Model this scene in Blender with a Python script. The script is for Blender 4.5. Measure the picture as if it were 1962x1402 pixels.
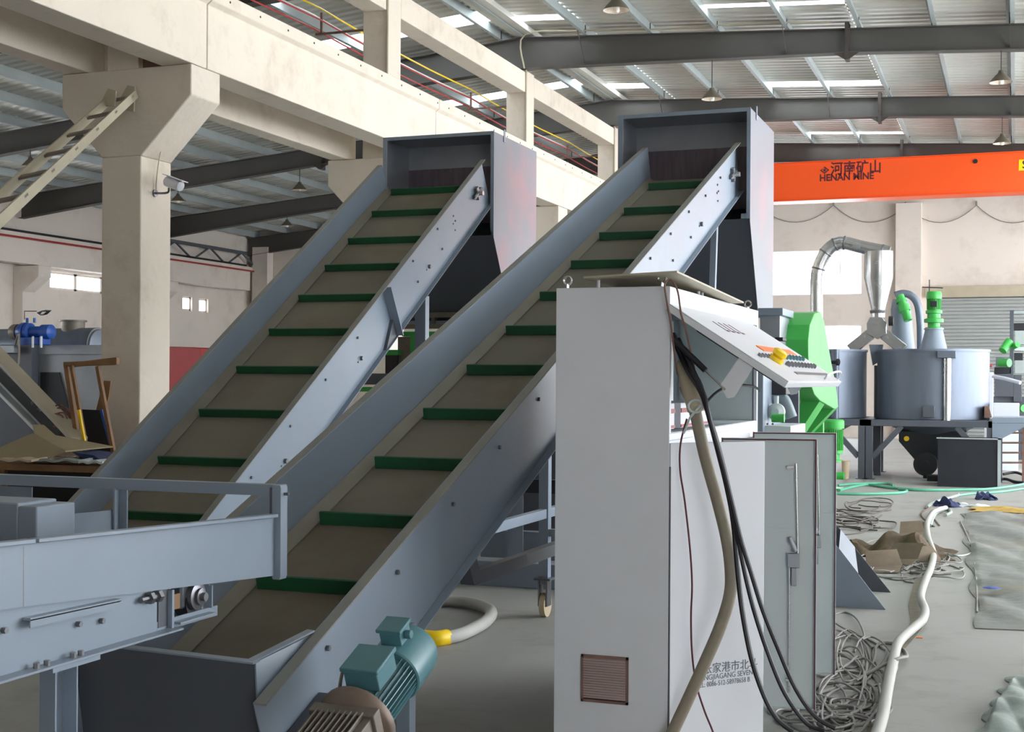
import bpy, bmesh, math, random
from mathutils import Vector, Matrix
random.seed(7)
for _o in list(bpy.data.objects): bpy.data.objects.remove(_o, do_unlink=True)
SC = bpy.context.scene
COL = SC.collection
rad = math.radians
def srgb(r, g, b):
    f = lambda c: (c/255/12.92) if c/255 <= .04045 else ((c/255+.055)/1.055)**2.4
    return (f(r), f(g), f(b), 1.0)
# ------------------------------------------------------------------ camera
FPX, VX, HY, ROLL, EYE = 2600.0, 1945.0, 733.0, rad(0.35), 1.6
W_, H_ = 1962.0, 1402.0
FZ = -0.08                                   # floor level
_cx, _cy = W_/2, H_/2
def _un(px, py):
    dx, dy = px-_cx, py-_cy
    return dx*math.cos(ROLL)+dy*math.sin(ROLL), -dx*math.sin(ROLL)+dy*math.cos(ROLL)
_u, V0 = _un(VX, HY)
YAW = math.atan2(_u, FPX)
_c, _s = math.cos(YAW), math.sin(YAW)
def AT(px, py, X=None, Y=None, Z=None):
    """world point where the sight line of a photograph position meets the plane X=, Y= or Z="""
    a, b = _un(px, py); b -= V0
    a /= FPX; up = -b/FPX
    R = Vector((a*_c-_s, a*_s+_c, up))
    t = X/R.x if X is not None else (Y/R.y if Y is not None else (Z-EYE)/R.z)
    return Vector((R.x*t, R.y*t, R.z*t+EYE))
cam = bpy.data.cameras.new('camera')
cam.sensor_fit = 'HORIZONTAL'; cam.sensor_width = 36.0
cam.lens = FPX/W_*36.0
cam.shift_x = V0*math.sin(ROLL)/W_
cam.shift_y = V0*math.cos(ROLL)/W_
cam.clip_end = 300
camo = bpy.data.objects.new('camera', cam); COL.objects.link(camo)
camo.matrix_world = Matrix.Translation((0, 0, EYE)) @ Matrix.Rotation(YAW, 4, 'Z') @ Matrix.Rotation(rad(90), 4, 'X') @ Matrix.Rotation(ROLL, 4, 'Z')
SC.camera = camo
# ------------------------------------------------------------------ world, exposure
wd = bpy.data.worlds.new('World'); SC.world = wd; wd.use_nodes = True
bg = wd.node_tree.nodes['Background']
bg.inputs['Color'].default_value = (0.90, 0.95, 1.0, 1); bg.inputs['Strength'].default_value = 6.8
SC.view_settings.view_transform = 'Standard'; SC.view_settings.look = 'None'
SC.view_settings.gamma = 1; SC.view_settings.use_curve_mapping = False
SC.view_settings.exposure = 0.52
# ------------------------------------------------------------------ materials
def mat(name, col, rough=.5, metal=0., var=.0, vscale=3., bump=0., bscale=40., stain=None, sscale=1.2, samt=.5, spec=.5, aniso=None):
    m = bpy.data.materials.new(name); m.use_nodes = True
    nt = m.node_tree; N = nt.nodes; L = nt.links
    b = N['Principled BSDF']
    b.inputs['Base Color'].default_value = col
    b.inputs['Roughness'].default_value = rough; b.inputs['Metallic'].default_value = metal
    b.inputs['Specular IOR Level'].default_value = spec
    tc = N.new('ShaderNodeTexCoord')
    src = None
    if var:
        n = N.new('ShaderNodeTexNoise'); n.inputs['Scale'].default_value = vscale; n.inputs['Detail'].default_value = 5
        if aniso:
            mp = N.new('ShaderNodeMapping'); mp.inputs['Scale'].default_value = aniso
            L.new(tc.outputs['Object'], mp.inputs['Vector']); L.new(mp.outputs['Vector'], n.inputs['Vector'])
        else: L.new(tc.outputs['Object'], n.inputs['Vector'])
        r = N.new('ShaderNodeMapRange'); r.inputs['From Min'].default_value = .3; r.inputs['From Max'].default_value = .7
        r.inputs['To Min'].default_value = 1-var; r.inputs['To Max'].default_value = 1+var
        L.new(n.outputs['Fac'], r.inputs['Value'])
        mx = N.new('ShaderNodeVectorMath'); mx.operation = 'SCALE'; mx.inputs[0].default_value = col[:3]
        L.new(r.outputs['Result'], mx.inputs['Scale']); src = mx.outputs['Vector']
        r2 = N.new('ShaderNodeMapRange'); r2.inputs['To Min'].default_value = max(.05, rough-.08); r2.inputs['To Max'].default_value = min(1, rough+.1)
        L.new(n.outputs['Fac'], r2.inputs['Value']); L.new(r2.outputs['Result'], b.inputs['Roughness'])
    if stain:
        n = N.new('ShaderNodeTexNoise'); n.inputs['Scale'].default_value = sscale; n.inputs['Detail'].default_value = 8; n.inputs['Roughness'].default_value = .65
        L.new(tc.outputs['Object'], n.inputs['Vector'])
        r = N.new('ShaderNodeMapRange'); r.inputs['From Min'].default_value = .52; r.inputs['From Max'].default_value = .72
        r.inputs['To Max'].default_value = samt
        L.new(n.outputs['Fac'], r.inputs['Value'])
        mx = N.new('ShaderNodeMix'); mx.data_type = 'RGBA'
        L.new(r.outputs['Result'], mx.inputs[0])
        if src: L.new(src, mx.inputs[6])
        else: mx.inputs[6].default_value = col
        mx.inputs[7].default_value = stain; src = mx.outputs[2]
    if src: L.new(src, b.inputs['Base Color'])
    if bump:
        n = N.new('ShaderNodeTexNoise'); n.inputs['Scale'].default_value = bscale; n.inputs['Detail'].default_value = 6
        L.new(tc.outputs['Object'], n.inputs['Vector'])
        bp = N.new('ShaderNodeBump'); bp.inputs['Strength'].default_value = bump; bp.inputs['Distance'].default_value = .02
        L.new(n.outputs['Fac'], bp.inputs['Height']); L.new(bp.outputs['Normal'], b.inputs['Normal'])
    return m
M = {}
M['conc'] = mat('cream_concrete_paint', srgb(226, 214, 198), .8, var=.04, vscale=1.5, bump=.25, bscale=12, stain=srgb(176, 160, 140), sscale=2.2, samt=.35)
M['wall'] = mat('wall_plaster', srgb(226, 216, 206), .85, var=.03, vscale=.5, stain=srgb(178, 165, 152), sscale=.8, samt=.45)
M['floor'] = mat('floor_concrete', srgb(156, 155, 150), .62, var=.08, vscale=.9, bump=.1, bscale=8, stain=srgb(120, 117, 108), sscale=1.7, samt=.5)
M['raft'] = mat('rafter_paint', srgb(82, 79, 76), .6, var=.05)
M['raftd'] = mat('splice_paint', srgb(66, 58, 54), .65, var=.1)
M['purl'] = mat('galvanised_purlin', srgb(176, 184, 184), .5, .2, var=.08, vscale=2)
M['roof'] = mat('roof_sheet', srgb(212, 210, 202), .4, .12, var=.08, vscale=.7)
M['paint'] = mat('blue_grey_paint', srgb(132, 144, 158), .38, var=.05, vscale=2.5, stain=srgb(124, 130, 136), sscale=2.5, samt=.3)
M['paintd'] = mat('dark_grey_paint', srgb(84, 88, 96), .4, var=.06, vscale=3)
M['zinc'] = mat('bright_sheet_steel', srgb(158, 162, 168), .36, .45, var=.1, vscale=2.2)
M['sheetred'] = mat('galvanised_sheet_painted_reflection', srgb(122, 126, 134), .42, .3, var=.08, vscale=2.2, stain=srgb(176, 118, 122), sscale=.9, samt=.6)  # the pink blotches paint a red reflection into the sheet colour
M['steel'] = mat('stainless_steel', srgb(196, 196, 196), .24, .9, var=.06, vscale=6)
M['tank'] = mat('tank_steel', srgb(116, 124, 138), .42, .45, var=.1, vscale=2.0, aniso=(3, 3, .4))
M['belt'] = mat('dusty_belt', srgb(118, 112, 98), .65, var=.12, vscale=1.3, stain=srgb(98, 82, 62), sscale=1.0, samt=.6)
M['dusty'] = mat('dusty_flange_top', srgb(136, 136, 132), .7, var=.1)
M['beltedge'] = mat('belt_edge_strip', srgb(118, 113, 100), .6, var=.1)
M['slat'] = mat('dusty_grille_slat', srgb(176, 156, 150), .5, .1, var=.1)
M['cleat'] = mat('dark_green_cleat', srgb(22, 80, 48), .5, var=.15, vscale=6)
M['white'] = mat('white_enamel', srgb(222, 224, 230), .35, var=.015, vscale=2, stain=srgb(200, 190, 176), sscale=3, samt=.12)
M['inner'] = mat('pale_grey_enamel', srgb(206, 214, 214), .4, var=.02)
M['panel'] = mat('mounting_plate', srgb(120, 132, 138), .45, .2, var=.05)
M['tan'] = mat('tan_sheet', srgb(182, 173, 150), .6, var=.07)
M['black'] = mat('black_rubber', srgb(34, 32, 38), .45)
M['dark'] = mat('near_black_steel', srgb(38, 40, 46), .45, .2, var=.15)
M['green'] = mat('bright_green_paint', srgb(62, 170, 74), .35, var=.05, spec=.5)
M['teal'] = mat('teal_motor_paint', srgb(78, 122, 130), .35, var=.06)
M['gear'] = mat('dusty_gearbox_aluminium', srgb(122, 114, 104), .5, .3, var=.15, vscale=12)
M['flange'] = mat('worn_motor_flange', srgb(120, 104, 92), .5, .3, var=.15, vscale=8)
M['bolt'] = mat('bolt_steel', srgb(120, 120, 124), .35, .7)
M['orange'] = mat('crane_orange', srgb(255, 92, 28), .4, var=.03, vscale=.6)
M['ink'] = mat('dark_lettering', srgb(92, 30, 40), .6)
M['grey_ink'] = mat('grey_lettering', srgb(96, 104, 116), .6)
M['yellow'] = mat('yellow_plastic', srgb(255, 214, 20), .4)
M['orangep'] = mat('orange_plate', srgb(255, 130, 60), .5)
M['red'] = mat('red_paint', srgb(170, 52, 52), .5, var=.06)
M['blue'] = mat('blue_machine_paint', srgb(24, 78, 165), .35, var=.05)
M['copper'] = mat('brown_wiring', srgb(120, 66, 52), .5)
M['hose'] = mat('dusty_grey_hose', srgb(148, 138, 122), .6, var=.1, vscale=14, stain=srgb(110, 128, 88), sscale=5, samt=.3)
M['cable'] = mat('grey_cable', srgb(140, 136, 132), .6, var=.12, vscale=9)
M['cabled'] = mat('dark_old_cable', srgb(82, 74, 70), .6, var=.12)
M['whose'] = mat('pale_hose', srgb(176, 174, 168), .6, var=.06, vscale=6)
M['ghose'] = mat('green_hose', srgb(92, 168, 138), .45, var=.08)
M['wood'] = mat('brown_timber', srgb(138, 104, 72), .6, var=.2, vscale=6)
M['card'] = mat('cardboard', srgb(158, 144, 112), .8, var=.06)
M['cardb'] = mat('crumpled_cardboard', srgb(118, 102, 86), .8, var=.15, vscale=8)
M['sack'] = mat('brown_sacking', srgb(92, 76, 60), .9, var=.35, vscale=10)
M['tarp'] = mat('grey_tarpaulin', srgb(128, 130, 126), .6, var=.14, vscale=4, stain=srgb(150, 130, 84), sscale=.9, samt=.6, bump=.4, bscale=9)
M['tarpg'] = mat('pale_green_tarpaulin', srgb(148, 158, 152), .6, var=.15, vscale=7, bump=.3, bscale=12)
M['lamp'] = mat('lamp_enamel', srgb(110, 102, 88), .5, .2)
M['lampin'] = mat('lamp_inside', srgb(232, 214, 196), .4)
M['glassb'] = mat('lamp_bulb', srgb(240, 236, 228), .15)
M['rust'] = mat('rusty_steel', srgb(126, 96, 84), .7, var=.2, vscale=8)
M['curtain'] = mat('rubber_curtain', srgb(96, 84, 92), .3, var=.25, vscale=7, aniso=(3, 3, .4))
M['shutter'] = mat('shutter_slats', srgb(172, 178, 176), .45, .3, var=.04)
M['bluec'] = mat('dark_blue_cloth', srgb(44, 52, 88), .8)
M['plastic'] = mat('beige_bucket', srgb(200, 180, 150), .6)
def pane_mat(name, col, tr):
    m = bpy.data.materials.new(name); m.use_nodes = True
    nt = m.node_tree; nt.nodes.clear()
    o = nt.nodes.new('ShaderNodeOutputMaterial'); mx = nt.nodes.new('ShaderNodeMixShader')
    t = nt.nodes.new('ShaderNodeBsdfTransparent'); t.inputs['Color'].default_value = col
    d = nt.nodes.new('ShaderNodeBsdfTranslucent'); d.inputs['Color'].default_value = col
    mx.inputs[0].default_value = tr
    nt.links.new(d.outputs[0], mx.inputs[1]); nt.links.new(t.outputs[0], mx.inputs[2]); nt.links.new(mx.outputs[0], o.inputs[0])
    return m
M['sky'] = pane_mat('rooflight_pane', (.93, .95, .95, 1), .45)
M['glass'] = pane_mat('window_pane', (.96, .98, 1, 1), .75)
# ------------------------------------------------------------------ mesh helper
def _cat(pts, n):
    out = []; P = [Vector(p) for p in pts]
    for i in range(len(P)-1):
        p0 = P[max(i-1, 0)]; p1 = P[i]; p2 = P[i+1]; p3 = P[min(i+2, len(P)-1)]
        for k in range(n):
            t = k/n
            out.append(.5*((2*p1)+(p2-p0)*t+(2*p0-5*p1+4*p2-p3)*t*t+(3*p1-p0-3*p2+p3)*t**3))
    out.append(P[-1]); return out
ID = lambda x, y, z: Vector((x, y, z))
class MB:
    def __init__(s): s.v = []; s.f = []
    def add(s, vs, fs):
        k = len(s.v); s.v += [Vector(a) for a in vs]; s.f += [[k+i for i in f] for f in fs]; return s
    def box(s, x0, x1, y0, y1, z0, z1, T=ID):
        vs = [T(x, y, z) for z in (z0, z1) for x, y in ((x0, y0), (x1, y0), (x1, y1), (x0, y1))]
        return s.add(vs, [(0, 3, 2, 1), (4, 5, 6, 7), (0, 1, 5, 4), (1, 2, 6, 5), (2, 3, 7, 6), (3, 0, 4, 7)])
    def prism(s, poly, a, b, T):
        """poly of (p,q) pairs swept from a to b; T(p,q,r) gives the world point"""
        n = len(poly); vs = [T(p, q, a) for p, q in poly]+[T(p, q, b) for p, q in poly]
        return s.add(vs, [tuple(range(n))[::-1], tuple(range(n, 2*n))]+[(i, (i+1) % n, n+(i+1) % n, n+i) for i in range(n)])
    def plate(s, pts, t):
        P = [Vector(p) for p in pts]; n = len(P); t = Vector(t)
        return s.add(P+[p+t for p in P], [tuple(range(n))[::-1], tuple(range(n, 2*n))]+[(i, (i+1) % n, n+(i+1) % n, n+i) for i in range(n)])
    def ring(s, c, ax, r, n, ref=None):
        ax = ax.normalized(); ref = ref or (Vector((0, 0, 1)) if abs(ax.z) < .9 else Vector((1, 0, 0)))
        u = ax.cross(ref).normalized(); w = u.cross(ax)
        return [c+(u*math.cos(2*math.pi*i/n)+w*math.sin(2*math.pi*i/n))*r for i in range(n)]
    def lathe(s, prof, c, ax=(0, 0, 1), n=20, caps=True):
        """prof: list of (radius, distance along axis)"""
        c = Vector(c); ax = Vector(ax).normalized(); vs = []
        for r, h in prof: vs += s.ring(c+ax*h, ax, max(r, 1e-4), n)
        fs = []
        for j in range(len(prof)-1):
            fs += [(j*n+i, j*n+(i+1) % n, (j+1)*n+(i+1) % n, (j+1)*n+i) for i in range(n)]
        if caps: fs += [tuple(range(n))[::-1], tuple(range((len(prof)-1)*n, len(prof)*n))]
        return s.add(vs, fs)
    def cyl(s, p0, p1, r0, r1=None, n=16):
        p0 = Vector(p0); p1 = Vector(p1); r1 = r0 if r1 is None else r1
        return s.lathe([(r0, 0), (r1, (p1-p0).length)], p0, p1-p0, n)
    def beam(s, p0, p1, w, h, up=(0, 0, 1)):
        p0 = Vector(p0); p1 = Vector(p1); d = (p1-p0).normalized(); up = Vector(up)
        x = d.cross(up).normalized()*w/2; y = x.cross(d).normalized()*h/2
        vs = [p0-x-y, p0+x-y, p0+x+y, p0-x+y, p1-x-y, p1+x-y, p1+x+y, p1-x+y]
        return s.add(vs, [(0, 1, 2, 3), (4, 7, 6, 5), (0, 4, 5, 1), (1, 5, 6, 2), (2, 6, 7, 3), (3, 7, 4, 0)])
    def tube(s, pts, r, n=8, k=5, corr=0):
        P = _cat(pts, k) if k > 1 else [Vector(p) for p in pts]
        d0 = (P[1]-P[0]).normalized(); ref = Vector((0, 0, 1)) if abs(d0.z) < .9 else Vector((1, 0, 0))
        u = d0.cross(ref).normalized(); vs = []
        for i, p in enumerate(P):
            d = (P[min(i+1, len(P)-1)]-P[max(i-1, 0)])
            d = d.normalized() if d.length > 1e-9 else d0
            u = (u-d*u.dot(d)); u = u.normalized() if u.length > 1e-6 else d.orthogonal().normalized()
            w = d.cross(u); rr = r*(1+(corr if i % 2 else -corr))
            vs += [p+(u*math.cos(2*math.pi*j/n)+w*math.sin(2*math.pi*j/n))*rr for j in range(n)]
        m = len(P)
        fs = [(i*n+j, i*n+(j+1) % n, (i+1)*n+(j+1) % n, (i+1)*n+j) for i in range(m-1) for j in range(n)]
        fs += [tuple(range(n))[::-1], tuple(range((m-1)*n, m*n))]
        return s.add(vs, fs)
    def grid(s, fn, nu, nv, thick=None):
        vs = [fn(i/nu, j/nv) for j in range(nv+1) for i in range(nu+1)]
        q = lambda i, j: j*(nu+1)+i
        fs = [(q(i, j), q(i+1, j), q(i+1, j+1), q(i, j+1)) for j in range(nv) for i in range(nu)]
        if thick:
            t = Vector(thick); n = len(vs); vs = [Vector(a) for a in vs]; vs += [a+t for a in vs]
            fs += [tuple(n+k for k in f[::-1]) for f in fs]
            edge = [q(i, 0) for i in range(nu+1)]+[q(nu, j) for j in range(1, nv+1)]+[q(i, nv) for i in range(nu-1, -1, -1)]+[q(0, j) for j in range(nv-1, 0, -1)]
            fs += [(edge[k], edge[(k+1) % len(edge)], n+edge[(k+1) % len(edge)], n+edge[k]) for k in range(len(edge))]
        return s.add(vs, fs)
    def build(s, name, m, parent=None, bevel=0, label=None, ang=35):
        org = Vector((0, 0, 0)); p = parent
        while p is not None and p.parent is not None: p = p.parent
        if p is not None: org = Vector(p['_o'])
        else:
            lo = Vector((min(v.x for v in s.v), min(v.y for v in s.v), min(v.z for v in s.v)))
            hi = Vector((max(v.x for v in s.v), max(v.y for v in s.v), lo.z)); org = (lo+hi)/2
        me = bpy.data.meshes.new(name); me.from_pydata([v-org for v in s.v], [], s.f); me.update()
        b = bmesh.new(); b.from_mesh(me); bmesh.ops.recalc_face_normals(b, faces=b.faces)
        b.to_mesh(me); b.free()
        me.polygons.foreach_set('use_smooth', [True]*len(me.polygons)); me.set_sharp_from_angle(angle=rad(ang))
        me.materials.append(M[m] if isinstance(m, str) else m)
        o = bpy.data.objects.new(name, me); COL.objects.link(o)
        if parent is None: o.location = org; o['_o'] = org[:]
        else: o.parent = parent
        if bevel:
            bv = o.modifiers.new('bevel', 'BEVEL'); bv.width = bevel; bv.segments = 2; bv.limit_method = 'ANGLE'; bv.harden_normals = False
        if label: o['label'] = label
        return o
def thing(name, label, cat, loc, group=None):
    o = bpy.data.objects.new(name, None); COL.objects.link(o); o.location = loc; o['_o'] = tuple(loc)
    o.empty_display_size = .1
    o['label'] = label; o['category'] = cat
    if group: o['group'] = group
    return o
def tag(o, label, cat, group=None):
    o['label'] = label; o['category'] = cat
    if group: o['group'] = group
    return o
def struct(o): o['kind'] = 'structure'; return o
def dup(root, loc, label=None, rz=0., sc=1.):
    r = root.copy(); COL.objects.link(r); r.location = loc; r.rotation_euler = (0, 0, rz); r.scale = (sc, sc, sc)
    if label: r['label'] = label
    for ch in list(root.children):
        c = ch.copy(); COL.objects.link(c); c.parent = r
        for g in list(ch.children):
            d = g.copy(); COL.objects.link(d); d.parent = c
    return r
def text_mesh(name, body, m, parent, T, size, thick=.001, bold=0., sx=1.):
    """lettering laid on a surface; T maps (x, y, z) of the text plane to the world"""
    cu = bpy.data.curves.new(name, 'FONT'); cu.body = body; cu.size = size; cu.extrude = thick; cu.offset = bold
    cu.resolution_u = 3
    t = bpy.data.objects.new(name, cu); COL.objects.link(t)
    bpy.context.view_layer.update()
    me = bpy.data.meshes.new_from_object(t.evaluated_get(bpy.context.evaluated_depsgraph_get()))
    bpy.data.objects.remove(t, do_unlink=True)
    b = MB(); b.v = [T(v.co.x*sx, v.co.y, v.co.z) for v in me.vertices]; b.f = [list(p.vertices) for p in me.polygons]
    bpy.data.meshes.remove(me)
    return b.build(name, m, parent)
# ================================================================== the hall
YE = 42.0                                    # end wall
XL = -25.5                                   # long wall beyond the second bay
def r_top(x): return 8.02-.056*(x+8.7) if x > -8.7 else 8.02+.09*(x+8.7)
def r_bot(x):
    P = [(-25.4, 5.9), (-20.7, 6.46), (-16, 6.93), (-8.7, 7.44), (-2.8, 7.27), (.1, 7.10), (10, 6.6)]
    for (a, za), (b, zb) in zip(P, P[1:]):
        if x <= b: return za+(zb-za)*(x-a)/(b-a)
    return P[-1][1]
o = MB().box(XL-.3, 12, -9, YE+.3, FZ-.15, FZ).build('floor', 'floor'); struct(o)
# end wall with its openings (x0,x1,z0,z1)
def wall_with_holes(mb, a0, a1, z0, z1, holes, T):
    xs = sorted({a0, a1, *[h[0] for h in holes], *[h[1] for h in holes]})
    zs = sorted({z0, z1, *[h[2] for h in holes], *[h[3] for h in holes]})
    for i in range(len(xs)-1):
        for j in range(len(zs)-1):
            cx, cz = (xs[i]+xs[i+1])/2, (zs[j]+zs[j+1])/2
            if any(h[0] < cx < h[1] and h[2] < cz < h[3] for h in holes): continue
            mb.prism([(xs[i], zs[j]), (xs[i+1], zs[j]), (xs[i+1], zs[j+1]), (xs[i], zs[j+1])], 0, .24, T)
EW = [(-7.3, -4.35, 4.24, 5.58), (-7.3, -4.35, FZ+.9, 3.30), (-2.35, 4.2, FZ, 4.1)]
wm = MB(); wall_with_holes(wm, XL, 12, FZ, 9.0, EW, lambda p, q, r: Vector((p, YE+r, q)))
struct(wm.build('wall_back', 'wall'))
LW = [(31.3, 34.9, 4.08, 4.58), (37.8, 38.35, 3.80, 4.27), (38.75, 39.3, 3.78, 4.25), (30.6, 33.9, 1.9, 2.85), (12, 18, 2.0, 3.6), (20, 26, 2.0, 3.6)]
wm = MB(); wall_with_holes(wm, -9, YE, FZ, 7.2, LW, lambda p, q, r: Vector((XL-r, p, q)))
struct(wm.build('wall_left', 'wall'))
# the bright side of the hall and the wall behind the viewer, both out of the picture, with openings added and sized to tune the daylight
wm = MB(); wall_with_holes(wm, -9, YE, FZ, 7.2, [(7.8, 41.5, .5, 6.3)], lambda p, q, r: Vector((10.6+r, p, q)))
struct(wm.build('wall_right', 'wall'))
wm = MB(); wall_with_holes(wm, XL, 10.8, FZ, 9.0, [(5.5, 10, FZ, 4.4)], lambda p, q, r: Vector((p, -9-r, q)))
struct(wm.build('wall_front', 'wall'))
def win_frame(i, x0, x1, z0, z1, T, nx, nz, par=None):
    f = MB(); w = .05 if nz+nx == 2 and x0 < 0 else .12
    for k in range(nx+1):
        x = x0+(x1-x0)*k/nx; f.prism([(x-w/2, z0), (x+w/2, z0), (x+w/2, z1), (x-w/2, z1)], .08, .14, T)
    for k in range(nz+1):
        z = z0+(z1-z0)*k/nz; f.prism([(x0, z-w/2), (x1, z-w/2), (x1, z+w/2), (x0, z+w/2)], .08, .14, T)
    root = struct(f.build('window_%d' % i, 'white' if w < .1 else 'wall'))
    MB().prism([(x0, z0), (x1, z0), (x1, z1), (x0, z1)], .105, .112, T).build('window_pane', 'glass', root)
wi = 1
for h in EW[:2]:
    win_frame(wi, *h, lambda p, q, r: Vector((p, YE+r, q)), 1, 1); wi += 1
for h, nx in zip(LW[:4], (3, 1, 1, 3)):
    win_frame(wi, *h, lambda p, q, r: Vector((XL-r, p, q)), nx, 1); wi += 1
# roller shutter door in the end wall
s_ = MB()
n = 40; z0, z1 = FZ, 4.1
prof = []
for k in range(n):
    a = z0+(z1-z0)*k/n; b = z0+(z1-z0)*(k+1)/n
    prof += [(0.045, a), (0.0, a+(b-a)*.3), (0.0, b-(b-a)*.3), (.045, b-.02)]
poly = [(p, q) for p, q in prof]+[(.09, z1), (.09, z0)]
s_.prism(poly, -2.35, 4.2, lambda p, q, r: Vector((r, YE+.05+p, q)))
struct(s_.build('door_1', 'shutter', ang=20))
struct(MB().box(-2.5, 4.3, YE-.14, YE-.002, 4.1, 4.42).build('trim_1', 'tan'))
# pilasters and a moulding on the end wall
struct(MB().box(-3.35, -2.62, YE-.3, YE-.002, FZ, 6.9).build('trim_2', 'wall'))
struct(MB().box(-25.2, -24.6, YE-.4, YE-.002, FZ, 6.2).build('trim_3', 'wall'))
# roof sheets with rooflight strips
PITCH = .25
def sheet(y0, y1, x0, x1, lift=.0):
    n = max(1, round((y1-y0)/PITCH)); p = (y1-y0)/n; ys = []
    for k in range(n):
        ys += [(y0+p*k, .0), (y0+p*(k+.45), .0), (y0+p*(k+.55), .035), (y0+p*(k+.9), .035)]
    ys.append((y1, 0.))
    mb = MB(); m_ = len(ys)
    vs = [Vector((x, y, r_top(x)+.22+h+lift)) for x in (x0, x1) for y, h in ys]
    vs += [v+Vector((0, 0, .006)) for v in vs]
    f = [(i, i+1, m_+i+1, m_+i) for i in range(m_-1)]
    f += [tuple(2*m_+k for k in q) for q in f]
    mb.add(vs, f); return mb
si = 0
rs_right = [(r-.95, r-.2) for r in (24, 30, 36)]
def strips(x0, x1, lights):
    global wi
    y = -9.2
    tot = MB()
    for (a, b) in lights:
        q = sheet(y, a, x0, x1); tot.add(q.v, q.f); y = b
        q = sheet(a, b, x0, x1); struct(q.build('window_%d' % wi, 'sky', ang=20)); wi += 1
    q = sheet(y, YE+.3, x0, x1); tot.add(q.v, q.f)
    return tot
rt = MB()
segs = [(-25.6, -12.5, []), (-12.5, -8.7, [(19.3, 20.0), (22.6, 23.3), (28.4, 29.0)]),
        (-8.7, -7.5, [(23.2, 23.6), (29.2, 29.75)]), (-7.5, -5.1, []), (-5.1, -2.7, [(22.9, 23.15), (29.25, 29.8), (35.45, 35.8)]), (-2.7, 1.6, []), (1.6, 11, [(12, 14), (18, 20), (24, 26), (30, 32)])]  # last segment: unseen rooflights added to brighten the right side
for a, b, l in segs:
    q = strips(a, b, l); rt.add(q.v, q.f)
struct(rt.build('ceiling', 'roof', ang=20))
# purlins
k = 0
for i in range(-13, 2):
    pass
px = [-.11+1.23*j for j in range(-7, 2)]+[-8.72-1.23*(j+.35) for j in range(0, 14)]
for j, x in enumerate(sorted(px)):
    zt = r_top(x)+.215; zb = r_top(x)+.002; t = .006; w = .07
    sgn = 1
    poly = [(x, zb), (x+w, zb), (x+w, zb+t), (x+t, zb+t), (x+t, zt-t), (x+t, zt), (x-w, zt), (x-w, zt-t), (x, zt-t)]
    b = MB().prism([(x, zb), (x+w, zb), (x+w, zb+t), (x+t, zb+t), (x+t, zt), (x-w, zt), (x-w, zt-t), (x, zt-t)], 13.5, YE, lambda p, q, r: Vector((p, r, q)))
    o = b.build('roof_purlin', 'purl')
    nth = ['first', 'second', 'third', 'fourth', 'fifth', 'sixth', 'seventh', 'eighth', 'ninth', 'tenth', 'eleventh', 'twelfth', 'thirteenth', 'fourteenth', 'fifteenth', 'sixteenth']
    allx = sorted(px)
    if x > -8.75: tag(o, 'pale roof purlin over the crane bay, %s out from the column row' % nth[[q for q in allx if q > -8.75].index(x)], 'purlin', 'purlins over the crane bay')
    else: tag(o, 'grey roof purlin in the bay behind the columns, %s beyond the column row' % nth[[q for q in allx if q < -8.75][::-1].index(x)], 'purlin', 'purlins over the rear bay')
# rafters: I sections with splice plates and fly braces
RL = {18: 'dark steel rafter highest and nearest in the left roof bay', 24: 'grey steel rafter bearing on the third concrete column, highest across the right bay',
      30: 'grey steel rafter crossing just above the orange crane girder and behind the right hopper top', 36: 'steel rafter partly hidden behind the orange crane girder',
      41.7: 'dark end rafter set against the far gable wall'}
for Y, lab in RL.items():
    root = thing('steel_rafter', lab, 'rafter', (-8.7, Y, 7.44))
    web = MB(); fl = MB()
    xs = [-25.4, -20.7, -16, -12, -8.7, -2.8, .1, 10]
    for a, b in zip(xs, xs[1:]):
        if Y < 24 and a >= -8.7: continue
        for (z0f, z1f, w, B) in ((lambda x: r_bot(x)+.012, lambda x: r_top(x)-.012, .006, web), (lambda x: r_bot(x), lambda x: r_bot(x)+.014, .11, fl), (lambda x: r_top(x)-.014, lambda x: r_top(x), .11, fl)):
            vs = [Vector((x, Y+sy*w, z)) for x in (a, b) for sy, z in ((-1, z0f(x)), (1, z0f(x)), (1, z1f(x)), (-1, z1f(x)))]
            B.add(vs, [(0, 1, 2, 3), (4, 7, 6, 5), (0, 4, 5, 1), (1, 5, 6, 2), (2, 6, 7, 3), (3, 7, 4, 0)])
    web.build('web', 'raft', root); fl.build('flange', 'raft', root)
    sp = [-2.75] if Y > 20 else []
    sp += [-16.2]
    for x in sp:
        q = MB().box(x-.035, x+.035, Y-.12, Y+.12, r_bot(x)-.12, r_top(x)+.10)
        q.plate([(x-.03, Y-.1, r_bot(x)), (x-.22, Y-.1, r_bot(x)), (x-.03, Y-.1, r_bot(x)-.12)], (0, .01, 0))
        q.plate([(x+.03, Y-.1, r_bot(x)), (x+.22, Y-.1, r_bot(x)), (x+.03, Y-.1, r_bot(x)-.12)], (0, .01, 0))
        for zz in (.12, .26, .40): 
            for sx in (-.08, .08): q.cyl((x+sx*.3, Y-.13, r_bot(x)+zz), (x+sx*.3, Y-.11, r_bot(x)+zz), .015, n=6)
        q.build('splice_plate', 'raftd', root)
    for j in range(-12, 6):
        x = -.11+1.23*j if j > -7 else -8.72-1.23*(-7-j+.35)
        if (x < -8.7) or Y > 20:
            b = MB().box(x-.02, x+.02, Y-.06, Y-.04, r_top(x), r_top(x)+.2)
            if j % 3 == 0:
                b.beam((x, Y-.5, r_top(x)+.02), (x, Y-.02, r_bot(x)+.05), .05, .006, (1, 0, 0))
            b.build('fly_brace', 'raft', root)
# eaves strip and ridge boxes along the column line
struct(MB().box(-8.9, -8.5, 13, YE, 8.06, 8.16).build('trim_4', 'roof'))
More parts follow.
